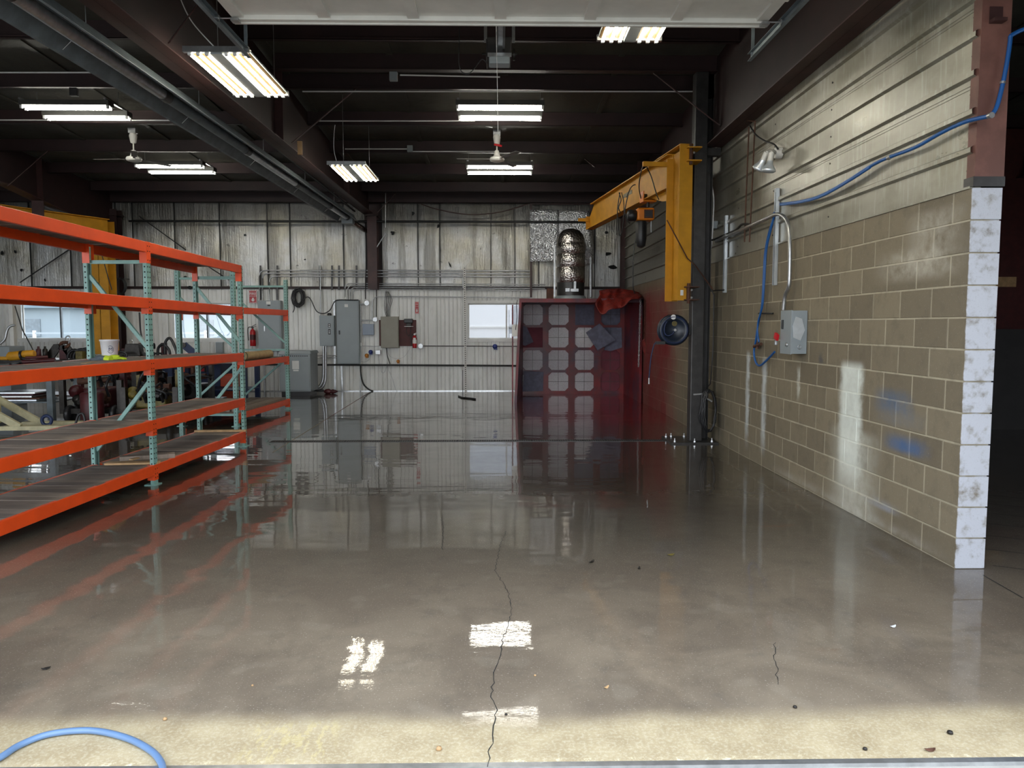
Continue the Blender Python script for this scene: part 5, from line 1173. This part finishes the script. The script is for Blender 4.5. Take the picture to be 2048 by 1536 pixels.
# flood light
c = on(1557, 306, X=XW-.03); fl = thing('flood_light', 'twin bulb flood light on the upper siding', 'flood light', c)
part('wall_box', G().lathe([(.06, .03), (.06, -.03), (.05, -.04)], c, (1, 0, 0), 20), 'whitemetal', fl)
for k, (tx, ty, dr_) in enumerate(((1534, 305, V((-.30, .45, -.85)).normalized()), (1543, 306, V((-.12, .05, -.95)).normalized()))):
    s0 = c+V((-.04, .02-.04*k, 0)); mid = on(tx, ty, X=XW-.16); a_ = part('lamp_arm', G().tube([s0, s0.lerp(mid, .6)+V((0, 0, .02)), mid], .018, 10).tube([mid, mid+dr_*.10], .03, 12), 'whitemetal', fl)
    b_ = part('bulb', G().lathe([(.03, -.0), (.035, .03), (.068, .085), (.072, .10), (.055, .115), (0, .12)], mid+dr_*.08, dr_, 20), 'strut', fl)
wpipe('black cord from the rafter to the flood light', [(1500, 252), (1512, 270), (1530, 282), (1547, 288), (1556, 298)], .009, 'black', 'cable', 'cable')
# disconnect box with padlock
yb0 = on(1583, 620, X=XW-.15).y; yb1 = on(1546, 622, X=XW-.0).y
p0 = on(1583, 708, X=XW-.15); p1 = on(1585, 621, X=XW-.15); db = thing('disconnect_box', 'light grey disconnect box with a red lock-out tag on the block wall', 'switch box', (XW-.08, p0.y+.13, p0.z))
y0, y1, z0, z1 = p0.y, p0.y+.27, p0.z, p1.z
part('enclosure', G().box(XW-.15, XW-.004, y0, y1, z0, z1), 'cabinet', db, bev=.005)
part('front_cover', G().box(XW-.162, XW-.15, y0-.004, y1+.004, z0-.004, z1+.004), 'cabinet', db, bev=.003)
zc = (z0+z1)/2; ym = (y0+y1)/2
xm = XW-.08
part('embossed_panel', G().prism([(xm+.05, y0-.008, zc+.02), (xm+.02, y0-.008, zc+.13), (xm-.04, y0-.008, zc+.15), (xm-.07, y0-.008, zc+.06), (xm-.06, y0-.008, zc-.05), (xm+.01, y0-.008, zc-.08)], (0, .004, 0)), 'strut', db)
part('operating_handle', G().box(XW-.175, XW-.162, y1-.08, y1-.05, zc+.03, zc+.12), 'black', db, bev=.003)
part('key_ring', G().tube([(xm+.0+.015*math.cos(q), y0-.012, zc-.14+.02*math.sin(q)) for q in [i*2*math.pi/12 for i in range(12)]], .003, 5, True), 'galv', db)
part('switch_window', G().box(XW-.09, XW-.07, y1+.001, y1+.006, zc+.05, zc+.11), 'black', db)
part('cover_hasp', G().lathe([(.018, 0), (.018, .012), (.006, .014)], (XW-.162, ym-.05, zc-.12), (-1, 0, 0), 14), 'galv', db)
pc = on(1553, 673, X=XW-.185); part('lock_tag', G().ob(pc, (.0, .035, .012), (.012, 0, .0), (0, -.012, .028)), 'redplastic', db, 'red plastic lock-out tag')
pk = thing('padlock', 'silver padlock hanging at the red tag of the disconnect box', 'padlock', pc+V((0, .01, -.09)))
part('body', G().box(pc.x-.01, pc.x+.012, pc.y+.0, pc.y+.04, pc.z-.085, pc.z-.045), 'galv', pk, bev=.004); part('shackle', G().tube([pc+V((0, .02+.012*math.cos(q), -.045+.02*math.sin(q))) for q in [i*math.pi/8 for i in range(9)]], .003, 6), 'galv', pk)
# blue air hose
XH = XW-.04
hs = thing('air_hose', 'blue air hose strung from the red end post along siding and block wall', 'hose', on(1560, 408, X=XH))
top_ = [(1561, 408), (1600, 403), (1640, 392), (1690, 365), (1740, 333), (1775, 316), (1830, 295), (1880, 267), (1930, 244), (1980, 232)]
part('upper_run', G().tube(spl([on(a, b, X=XH) for a, b in top_], 6), .013, 9).tube(spl([on(a, b+2, X=XH-.01) for a, b in top_[:5]], 6), .010, 9), 'bluehose', hs)
part('drop_run', G().tube(spl([on(a, b, X=XH) for a, b in ((1549, 424), (1546, 440), (1537, 470), (1530, 510), (1527, 560), (1524, 610), (1516, 650), (1512, 680), (1508, 705), (1512, 725), (1520, 731), (1534, 720), (1549, 704))], 6), .012, 9)
     .tube(spl([on(a, b, X=XH-.02) for a, b in ((1550, 426), (1543, 455), (1533, 500), (1529, 560), (1525, 612), (1517, 640), (1515, 664), (1518, 684))], 6), .010, 9), 'bluehose', hs)
part('brass_valve', G().cyl(on(1508, 693, X=XH-.01), on(1522, 688, X=XH-.01), .018, 10).cyl(on(1515, 684, X=XH-.01), on(1515, 698, X=XH-.01), .014, 10), 'rust', hs)
part('stub_pipe', G().cyl(on(1517, 627, X=XH), on(1546, 627, X=XH), .009, 8), 'blackpipe', hs)
ez = [on(a, b, Y=4.74) for a, b in ((1982, 231), (1993, 215), (2004, 175), (2013, 130), (2019, 92), (2021, 72))]
part('post_run', G().tube(spl(ez, 6), .013, 9), 'bluehose', hs); part('right_run', G().tube(spl([on(2021, 72, Y=4.74), on(2035, 64, Y=4.74), on(2060, 54, Y=4.74), on(2120, 36, Y=4.74)], 5), .013, 9), 'bluehose', hs)
part('hose_clamp', G().cyl(on(1978, 232, X=XH), on(1984, 230, X=XH), .018, 10).cyl(on(2005, 168, Y=4.74), on(2006, 163, Y=4.74), .017, 10).cyl(on(1776, 316, X=XH), on(1782, 313, X=XH), .017, 10), 'galv', hs)
solo('yellow_handle', G().bar(on(1445, 475, X=XW-.1), on(1452, 470, X=XW-.1), .02, .02), 'galv', 'small pipe clamp on the far strut', 'clamp')

# ================================================================== FLOOR AND FOREGROUND
hp_ = [on(a, b, Z=.014) for a, b in ((-60, 1545), (0, 1515), (40, 1490), (100, 1468), (180, 1461), (250, 1475), (300, 1500), (322, 1525), (327, 1550))]
hz_ = thing('garden_hose', 'pale blue hose arching over the dry slab edge in the lower left', 'hose', on(180, 1461, Z=.0)); part('hose_run', G().tube(spl(hp_, 10), .0125, 12), 'palehose', hz_)
def leaf(label, px, py, s, mat, a):
    c = on(px, py, Z=.002); g = G(); n = 9; vs = []
    for i in range(n):
        q = 2*math.pi*i/n; vs.append(c+V((math.cos(q)*s*math.cos(a)-math.sin(q)*s*.45*math.sin(a), math.cos(q)*s*math.sin(a)+math.sin(q)*s*.45*math.cos(a), .004*math.cos(2*q)+.004)))
    g.prism(vs, (0, 0, .002)); solo('leaf', g, mat, label, 'leaf')
leaf('reddish dry leaf on the sunlit slab in the lower right corner', 1860, 1501, .022, 'rust', .1)
leaf('small brown leaf on the wet floor just right of the crack', 1213, 1376, .014, 'pine', .7)
leaf('curled dark leaf on the wet floor in front of the drain, left one', 1183, 1124, .03, 'greasy', .9)
leaf('curled dark leaf on the wet floor in front of the drain, right one', 1278, 1137, .02, 'greasy', 1.3)
leaf('small dark leaf on the wet floor near the lower left racks', 92, 1338, .02, 'greasy', .5)
leaf('pale leaf on the wet floor in front of the yellow reflection', 1342, 1110, .03, 'oldyellow', .4)
leaf('thin white scrap on the wet floor at the right', 1786, 1254, .02, 'white', .4)
for k, (px, py) in enumerate(((1070, 1352), (1590, 1416), (878, 1500), (1012, 1430), (330, 1440), (1900, 1468), (505, 1372), (1730, 1500))):
    c = on(px, py, Z=0); r = .006+.003*(k % 3); lb = ('tiny stone on the floor right of the centre crack, upper one', 'tiny stone on the sunlit strip at the right, beside the leaf side', 'tiny stone on the sunlit slab left of the centre crack', 'tiny stone touching the centre crack', 'tiny stone on the floor above the garden hose', 'tiny stone nearest the reddish leaf', 'tiny stone between the hose and the two yellow reflections', 'tiny stone on the sunlit slab left of the reddish leaf')[k]; solo('pebble', G().lathe([(0, 0), (r, r*.3), (r*.8, r), (0, r*1.3)], c, n=7), 'greasy' if k % 2 else 'pine', lb, 'pebble', 'loose stones on the floor')

# ================================================================== LEFT BAY WORKSHOP
# yellow crane on the left column
lc = thing('jib_crane', 'second yellow jib crane standing in the left bay behind the racks', 'crane', (-8.65, 16.8, .9))
xa, xb = on(177, 500, Y=16.8).x, on(214, 500, Y=16.8).x
part('mast', G().box(xa, xb, 16.80, 16.815, .95, 3.85).box(xa, xb, 17.15, 17.165, .95, 3.85).box((xa+xb)/2-.006, (xa+xb)/2+.006, 16.8, 17.15, .95, 3.85), 'yellow', lc)
p, q = on(-40, 445, Y=14.5), on(215, 452, Y=16.8); p.z, q.z = 3.68, 3.68
part('boom', G().bar(p+V((0, 0, .17)), q+V((0, 0, .17)), .15, .015).bar(p-V((0, 0, .17)), q-V((0, 0, .17)), .15, .015).bar(p, q, .01, .34), 'yellow', lc)
part('cable_loop', G().tube(spl([on(180, 445, Y=16.7), on(188, 448, Y=16.6), on(193, 460, Y=16.6), on(196, 480, Y=16.6), on(215, 550, Y=16.6), on(224, 580, Y=16.6)], 6), .010, 6), 'black', lc)
g = G(); c = on(240, 572, Y=17.8)
for k in range(4): g.tube([c+V((math.cos(t)*(.10+.012*k), .01*k, math.sin(t)*(.16+.01*k))) for t in [i*2*math.pi/20 for i in range(20)]], .012, 6, True)
t = thing('cable_coil', 'black cable coil hanging beside the left yellow crane', 'cable', c); part('coil', g, 'black', t); part('hook', G().bar(c+V((0, .45, .18)), c+V((0, -.03, .17)), .02, .02), 'blacksteel', t)
conduit('thin pipe on the corrugated wall right of the yellow crane, near the racks', [(232, 600), (232, 730)], .02, 'blackpipe', Y=YW_-.05)
conduit('conduit with a box on the wall between the two left windows', [(252, 640), (252, 690)], .018, 'galv', Y=YW_-.05)
conduit('black hanging hose on the wall between the two left windows', [(279, 625), (281, 660), (285, 690), (277, 712)], .02, 'black', 'hose', smooth=5, Y=17.2)
conduit('bent grey pipe handle at the far left edge of the view', [(0, 688), (10, 678), (14, 662), (20, 653), (30, 650)], .02, 'galv', smooth=5, Y=13.0)
conduit('pull wire slanting past the left window frame', [(30, 612), (45, 660), (62, 692), (72, 712)], .010, 'blackpipe', 'cable', Y=13.6)
t, x0, x1, Y, z0, z1 = cab('outlet_box', 'small grey outlet box on the wall below the second window', 'outlet', (431, 684, 446, 706), .07, 'cabinet', .004)
solo('door_post', G().box(on(16, 600, Y=15.5).x, on(24, 600, Y=15.5).x, 15.5, 15.6, 0, 2.08), 'whitemetal', 'pale upright post at the far left beside the window', 'post')
solo('grey_cabinet', G().box(-11.2, on(18, 700, Y=15.0).x, 15.0, 15.5, 0, on(0, 693, Y=15.0).z), 'cabinet', 'plain grey cabinet at the far left behind the bench', 'cabinet', bev=.01)
# steel benches
def bench(label, x0, x1, y0, y1, h, mat='bench', shelf=.35):
    t = thing('workbench', label, 'workbench', ((x0+x1)/2, (y0+y1)/2, 0))
    part('top', G().box(x0, x1, y0, y1, h-.04, h), mat, t, bev=.004)
    for x in (x0+.06, x1-.06):
        for y in (y0+.06, y1-.06): part('leg', G().box(x-.045, x+.045, y-.045, y+.045, 0, h-.04), mat, t)
    part('lower_shelf', G().box(x0+.02, x1-.02, y0+.03, y1-.03, shelf-.02, shelf), mat, t); part('apron', G().box(x0+.02, x1-.02, y0+.02, y0+.035, h-.14, h-.04), mat, t)
bench('grey steel workbench at the far left behind the long rack', -8.75, -7.15, 12.3, 13.2, .92)
bench('long steel workbench under the left window', -10.2, -6.6, 14.0, 14.9, .95, 'greasy', .3)
bench('long dark workbench under the second window behind the short rack', -6.45, -4.9, 14.9, 15.8, .98, 'navy', .32)
for k, (dx, dz, w) in enumerate(((0, .0, .7), (.1, .03, .6), (-.1, .06, .75), (.05, .09, .5), (.0, .12, .66))):
    c = V((-7.85+dx, 12.75, .352+dz)); solo('steel_plate', G().box(c.x-w/2, c.x+w/2, 12.45, 13.05, c.z, c.z+.02), ('strut', 'rust', 'galv', 'maroon', 'strut')[k], ('lowest', 'second', 'third', 'fourth', 'topmost')[k]+' of the metal plates stacked on the shelf of the far left bench', 'plate', 'plates stacked on the bench shelf')
# yellow grinder
c = on(30, 700, Y=12.8); c.z = 1.03; gr = thing('angle_grinder', 'yellow power tool lying on the grey bench at the far left', 'power tool', (c.x, 12.8, .93))
part('motor_body', G().lathe([(.05, 0), (.075, .03), (.075, .2), (.06, .24)], c+V((-.12, 0, .03)), (1, 0, .1), 16), 'yellow', gr); part('rear_motor', G().lathe([(.055, 0), (.06, .02), (.06, .17), (.05, .19)], c+V((.13, 0, .07)), (1, 0, .05), 16), 'yellow', gr)
part('front_handle', G().tube([c+V((-.5, 0, .0)), c+V((-.3, 0, .0)), c+V((-.12, 0, .0))], .03, 10), 'yellow', gr); part('black_band', G().lathe([(.08, 0), (.08, .03)], c+V((.10, 0, .05)), (1, 0, .1), 16), 'black', gr)
part('guard', G().lathe([(.09, 0), (.09, .04)], c+V((.0, 0, -.07)), (0, 0, -1), 16), 'black', gr); part('handle_loop', G().tube(spl([c+V((-.55, 0, -.02)), c+V((-.42, 0, -.03)), c+V((-.38, 0, -.06)), c+V((-.37, 0, -.1))], 5), .015, 8), 'black', gr)
# pieces on the benches
def blade_tool(label, base, tip, w, mat):
    t = thing('clamp_tool', label, 'tool', base); p, q = V(base), V(tip)
    part('jaw', G().bar(p, q, w, .04, (0, 1, 0)), mat, t); part('pivot', G().cyl(q+V((0, -.04, 0)), q+V((0, .04, 0)), .05, 12), 'greasy', t)
def onb(px, py, Y): return on(px, py, Y=Y)
for a, b, l in (((97, 722), (115, 693), 'dark steel jaw leaning left on the bench under the left window'), ((150, 722), (132, 695), 'dark steel leg leaning right on the bench under the left window'), ((128, 722), (127, 695), 'dark red jaw standing upright on the bench under the left window')):
    p = onb(*a, 14.4); p.z = .95; blade_tool(l, p, onb(*b, 14.4), .15, 'maroon' if a[0] == 128 else 'greasy')
solo('lifting_ring', G().tube(spl([onb(127, 692, 14.4), onb(131, 676, 14.4), onb(136, 672, 14.4), onb(140, 676, 14.4), onb(136, 692, 14.4)], 5), .012, 6), 'galv', 'thin wire lifting loop on top of the leaning steel jaws', 'ring')
solo('hose_knot', G().tube([onb(130, 690, 14.4)+V((.07*math.cos(t), .03*math.sin(2*t), .05*math.sin(t))) for t in [i*2*math.pi/16 for i in range(16)]], .03, 7, True), 'rust', 'rusty coil at the top of the leaning steel jaws', 'coil')
for k, (cx_, r, l) in enumerate(((150, .13, 'leftmost'), (163, .14, 'middle'), (173, .15, 'rightmost'))):
    c = onb(cx_, 718, 14.3); c.z = .97; solo('hose_arch', G().tube([c+V((r*math.cos(t), 0, r*1.15*math.sin(t))) for t in [i*math.pi/10 for i in range(11)]], .028, 8), 'black', l+' of three black hose arches on the bench under the left window', 'hose')
solo('valve_block', G().box(*[v for ab in ((onb(153, 700, 14.2).x, onb(167, 700, 14.2).x), (14.15, 14.3), (.95, 1.10)) for v in ab]), 'oldyellow', 'dirty yellow valve block under the hose arches', 'valve', bev=.01)
for px, l in ((78, 'dark red small cylinder standing on the left bench'), (91, 'black small cylinder standing on the left bench')):
    c = onb(px, 718, 14.3); solo('small_cylinder', G().lathe([(.0, 0), (.045, 0), (.045, .18), (.02, .2), (.02, .24)], (c.x, 14.3, .95), n=12), 'maroon' if px == 78 else 'greasy', l, 'cylinder')
solo('tool_cluster', G().box(*[v for ab in ((onb(48, 700, 13.0).x, onb(72, 700, 13.0).x), (12.9, 13.1), (.92, 1.0)) for v in ab]).cyl((-7.9, 12.8, .97), (-7.4, 12.85, 1.0), .035, 10).cyl((-7.8, 12.7, 1.04), (-7.55, 12.9, 1.05), .025, 8), 'maroon', 'cluster of small red fittings on the grey bench right of the yellow tool', 'fitting')
# black clamp head seen above the middle shelf
c = onb(268, 706, 14.6); c.z = 1.1; t = thing('gripper', 'black steel clamp head with splayed legs on the bench behind the bucket', 'tool', (c.x, 14.6, .95))
part('head', G().hexa([c+V((-.16, -.1, -.10)), c+V((.16, -.1, -.10)), c+V((.16, .1, -.10)), c+V((-.16, .1, -.10)), c+V((-.12, -.08, .13)), c+V((.13, -.08, .13)), c+V((.13, .08, .13)), c+V((-.12, .08, .13))]), 'greasy', t, bev=.01)
for s in (-1, 1): part('leg', G().bar(c+V((.1*s, 0, -.02)), c+V((.36*s, 0, -.14)), .05, .05), 'greasy', t)
part('eye', G().tube([c+V((-.05+.05*math.cos(q), 0, .15+.05*math.sin(q))) for q in [i*2*math.pi/12 for i in range(12)]], .01, 6, True), 'galv', t)
c = onb(243, 712, 14.3); c.z = 1.0; solo('hose_ring', G().tube([c+V((.10*math.cos(q), 0, .07*math.sin(q)+.02)) for q in [i*2*math.pi/16 for i in range(16)]], .022, 7, True), 'black', 'black hose ring on the bench right behind the bucket', 'hose')
for k, (px, l) in enumerate(((328, 'left'), (342, 'right'))):
    c = onb(px, 716, 15.2); c.z = .98; solo('hose_arch', G().tube(spl([c+V((-.12, 0, 0)), c+V((-.10, 0, .16+.1*k)), c+V((0, 0, .22+.12*k)), c+V((.10, 0, .12)), c+V((.12, 0, 0))], 5), .028, 8), 'black', l+' black hose arch on the dark bench by the second window', 'hose')
p = onb(368, 690, 15.3); blade_tool('black flat bar leaning on the dark bench under the second window', (p.x+.25, 15.3, .98), p, .14, 'navy')
# navy machine and red engine behind the racks
t = thing('machine_cabinet', 'navy blue machine cabinet behind the short rack', 'machine', (-5.2, 16.3, 0)); part('body', G().box(-7.0, -5.8, 16.0, 16.9, .1, .86), 'navy', t, bev=.02); part('base', G().box(-6.9, -5.9, 16.05, 16.85, 0, .1), 'black', t)
part('red_reflector', G().box(-6.22, -6.12, 15.985, 16.0, .62, .78), 'redplastic', t); part('front_pipe', G().tube([(-6.8, 15.95, .3), (-6.8, 15.95, .6), (-6.6, 15.95, .6)], .02, 6), 'galv', t)
solo('red_locker', G().box(-5.78, -5.5, 15.9, 16.4, 0, .55), 'orange', 'orange red box beside the navy machine behind the short rack', 'box', bev=.01)
def engine(name, label, c, w, d, h, mat, seed, wheels=True):
    rn = random.Random(seed); c = V(c); t = thing(name, label, 'machine', c)
    part('frame', G().box(c.x-w/2, c.x+w/2, c.y-d/2, c.y+d/2, .16 if wheels else 0, .24).box(c.x-w/2, c.x-w/2+.08, c.y-d/2, c.y-d/2+.08, .24, h*.7).box(c.x+w/2-.08, c.x+w/2, c.y-d/2, c.y-d/2+.08, .24, h*.7), 'greasy', t)
    part('block', G().box(c.x-w*.34, c.x+w*.2, c.y-d*.3, c.y+d*.3, .24, h*.55), mat, t, bev=.03)
    for k in range(4):
        a = V((c.x+rn.uniform(-.35, .3)*w, c.y-d*.32, rn.uniform(.3, h*.8))); part('flange', G().lathe([(.05, .0), (.11, .0), (.11, .03), (.07, .04), (.07, .12), (.03, .14)], a, (rn.uniform(-.4, .4), -1, rn.uniform(-.2, .5)), 14), ('greasy', mat, 'rust')[k % 3], t)
    for k in range(5):
        a = V((c.x+rn.uniform(-.45, .45)*w, c.y-d*.3, rn.uniform(.35, h*.7))); b = V((c.x+rn.uniform(-.45, .45)*w, c.y-d*.45, rn.uniform(.3, h)))
        part('hose', G().tube(spl([a, a+V((0, -.08, .12)), (a+b)/2+V((0, -.16, rn.uniform(.05, .2))), b+V((0, -.05, .1)), b], 5), .022, 7), 'black', t)
    part('manifold', G().cyl((c.x-w*.3, c.y-d*.25, h*.66), (c.x+w*.3, c.y-d*.3, h*.70), .05, 12).cyl((c.x-w*.1, c.y, h*.55), (c.x-w*.1, c.y, h), .04, 10), 'rust', t)
    part('upright', G().box(c.x+w*.28, c.x+w*.36, c.y-.05, c.y+.05, .2, h), mat, t); part('upright', G().box(c.x-w*.42, c.x-w*.36, c.y-.05, c.y+.05, .2, h*.9), mat, t)
    if wheels:
        for s in (-1, 1): part('wheel', G().lathe([(.0, -.04), (.13, -.04), (.15, 0), (.13, .04), (0, .04)], (c.x+s*w*.36, c.y-d*.45, .15), (1, 0, 0), 18), 'black', t)
engine('drilling_machine', 'rusty red machine with black hoses behind the first rack bay, left of the bucket', (-6.55, 12.75, 0), 1.0, .9, 1.0, 'maroon', 4)
engine('drilling_machine', 'greasy machine with yellow fittings behind the rack post under the bucket', (-5.55, 12.6, 0), .9, .9, .85, 'oldyellow', 9)
engine('drilling_machine', 'dark machine standing between the bucket machine and the navy cabinet', (-5.5, 14.0, 0), .8, .7, .95, 'greasy', 14)
engine('drilling_machine', 'small brown engine behind the far post of the long rack', (-6.9, 15.6, 0), .45, .45, .62, 'rust', 21, False)
engine('drilling_machine', 'maroon machine at the back wall below the left window', (-7.6, 16.6, 0), 1.2, .9, 1.2, 'maroon', 30)
solo('red_drum', G().lathe([(0, 0), (.16, 0), (.17, .02), (.17, .5), (.15, .52), (0, .52)], (-6.42, 12.1, 0), n=20), 'maroon', 'dark red drum standing on the floor beside the pallet jack', 'drum')
# pallet jack
pj = thing('pallet_jack', 'cream pallet jack parked on the floor at the far left', 'pallet jack', (-7.0, 11.35, 0))
part('fork', G().prism([(-7.2, 11.05, .06), (-5.9, 11.2, .05), (-5.9, 11.36, .05), (-7.2, 11.21, .06)], (0, 0, .06)), 'cream', pj); part('fork', G().prism([(-7.2, 11.55, .06), (-5.9, 11.7, .05), (-5.9, 11.86, .05), (-7.2, 11.71, .06)], (0, 0, .06)), 'cream', pj)
part('push_frame', G().bar((-7.62, 11.1, .50), (-6.95, 11.12, .10), .10, .05, (0, 1, 0)).bar((-7.62, 11.6, .50), (-6.95, 11.62, .10), .10, .05, (0, 1, 0)).bar((-7.62, 11.05, .50), (-7.62, 11.68, .50), .08, .06), 'cream', pj)
part('pump_body', G().box(-7.75, -7.45, 11.2, 11.5, .12, .40).cyl((-7.65, 11.35, .4), (-7.65, 11.35, .62), .05), 'cream', pj, bev=.01)
part('steer_wheel', G().lathe([(0, -.05), (.09, -.05), (.09, .05), (0, .05)], (-7.62, 11.28, .09), (0, 1, 0), 18), 'black', pj); part('handle', G().tube([(-7.68, 11.35, .55), (-8.0, 11.35, 1.15)], .02, 8), 'black', pj)
c = V((-6.7, 11.35, .17)); solo('blue_ring', G().tube([c+V((.07*math.cos(t), 0, .07*math.sin(t))) for t in [i*2*math.pi/16 for i in range(16)]], .025, 8, True), 'navy', 'dark blue ring lying on the pallet jack forks', 'ring')
solo('black_clevis', G().tube(spl([(-6.2, 11.2, .12), (-6.15, 11.2, .26), (-6.08, 11.2, .28), (-6.05, 11.2, .12)], 5), .018, 7), 'black', 'black U-shaped clevis on the tips of the pallet jack forks', 'clevis')
solo('white_sheet', G().box(-7.1, -6.2, 11.9, 12.2, .001, .02), 'whitemetal', 'pale flat sheet on the floor behind the pallet jack', 'sheet')
# ceiling conduits
for p, q, Y, l in (((605, 183), (1385, 183), 10.7, 'white conduit running along the purlin in front of the strip lights'), ((635, 242), (950, 242), 12.3, 'white conduit feeding the centre ceiling fan'), ((690, 298), (820, 298), 13.9, 'white conduit left of the small square box on the purlin'),
                   ((825, 303), (990, 303), 13.9, 'white conduit right of the small square box on the purlin'), ((0, 145), (255, 145), 10.1, 'white conduit on the purlin over the dark left bay'), ((0, 240), (400, 241), 12.3, 'white conduit along the purlin near the left ceiling fan'), ((800, 150), (1000, 154), 10.0, 'pale cable along the cross beam below the door operator')):
    conduit(l, [p, q], .010, 'white', Y=Y)
conduit('white conduit elbow dropping to the centre fan box', [(950, 242), (962, 245), (972, 252), (985, 255)], .010, 'white', smooth=4, Y=12.5)
for px, py, Y, l in ((820, 298, 13.88, 'small square box on the purlin left of the centre fan'), (787, 154, 10.05, 'small square box on the cross beam left of the operator'), (148, 185, 10.7, 'small dark box above the left strip light')):
    c = on(px, py, Y=Y); solo('ceiling_box', G().box(c.x-.05, c.x+.05, Y-.03, Y+.03, c.z-.05, c.z+.06), 'cabinet' if px != 148 else 'blacksteel', l, 'junction box', bev=.004)
# ================================================================== OUTSIDE THE WINDOWS
def house(label, x, y, w, d, h, rh):
    t = thing('house', label, 'house', (x, y, 0), 'pale houses beyond the windows'); part('walls', G().box(x-w/2, x+w/2, y, y+d, -.05, h), 'housewall', t)
    part('roof', G().prism([(x-w/2-.4, y-.4, h), (x+w/2+.4, y-.4, h), (x, y-.4, h+rh)], (0, d+.8, 0)), 'houseroof', t)
    for k in (-.25, .25): part('window', G().box(x+w*k-.5, x+w*k+.5, y-.05, y, h*.35, h*.75), 'bench', t)
house('pale house with a low grey gable roof seen through the left window', -30, 46, 9, 7, 2.6, 1.9)
house('pale house farther off seen through the second window', -17.5, 52, 9, 7, 2.6, 2.0)
house('pale house glimpsed between the left windows', -44, 55, 9, 7, 2.6, 2.0)
def tree(label, x, y, r, h):
    t = thing('tree', label, 'tree', (x, y, 0), 'trees beyond the windows'); part('trunk', G().cyl((x, y, 0), (x, y, h*.6), .2, 8), 'pine', t); g = G(); rn = random.Random(int(x*10))
    for k in range(14):
        c = V((x+rn.uniform(-.7, .7)*r, y+rn.uniform(-.7, .7)*r, h*.72+rn.uniform(-.55, .6)*r)); q = r*rn.uniform(.35, .55)
        g.lathe([(0, -q), (q*.7, -q*.7), (q, 0), (q*.7, q*.7), (0, q)], c, n=9)
    part('crown', g, 'treegreen', t, kind='stuff')
tree('leafy tree left of the gable roof in the left window', -37.5, 44, 3.0, 5.5); tree('leafy tree right of the gable roof in the left window', -27.5, 66, 2.6, 5.5)
tree('leafy tree seen through the second window', -21, 68, 3, 6)
fe = thing('yard_fence', 'pale rail fence across the yard seen through the left window', 'fence', (-25, 34, 0))
for z in (.5, .85, 1.2): part('rail', G().box(-38, -8, 34, 34.05, z, z+.07), 'cabinet', fe)
for k in range(13): part('post', G().box(-38+2.5*k, -37.9+2.5*k, 33.98, 34.08, 0, 1.35), 'whitemetal', fe)
vn = thing('van', 'large white van side seen through the right window', 'van', (1.5, 21.2, 0))
part('body', G().box(-2.6, 3.2, 21.0, 23.0, .45, 2.9), 'white', vn, bev=.08); part('belt_moulding', G().box(-2.6, 3.2, 20.975, 21.0, 1.52, 1.56), 'whitemetal', vn)
for x in (-1.8, 2.3): part('wheel', G().lathe([(0, -.12), (.33, -.12), (.36, 0), (.33, .1), (0, .1)], (x, 21.1, .34), (0, 1, 0), 24), 'black', vn)
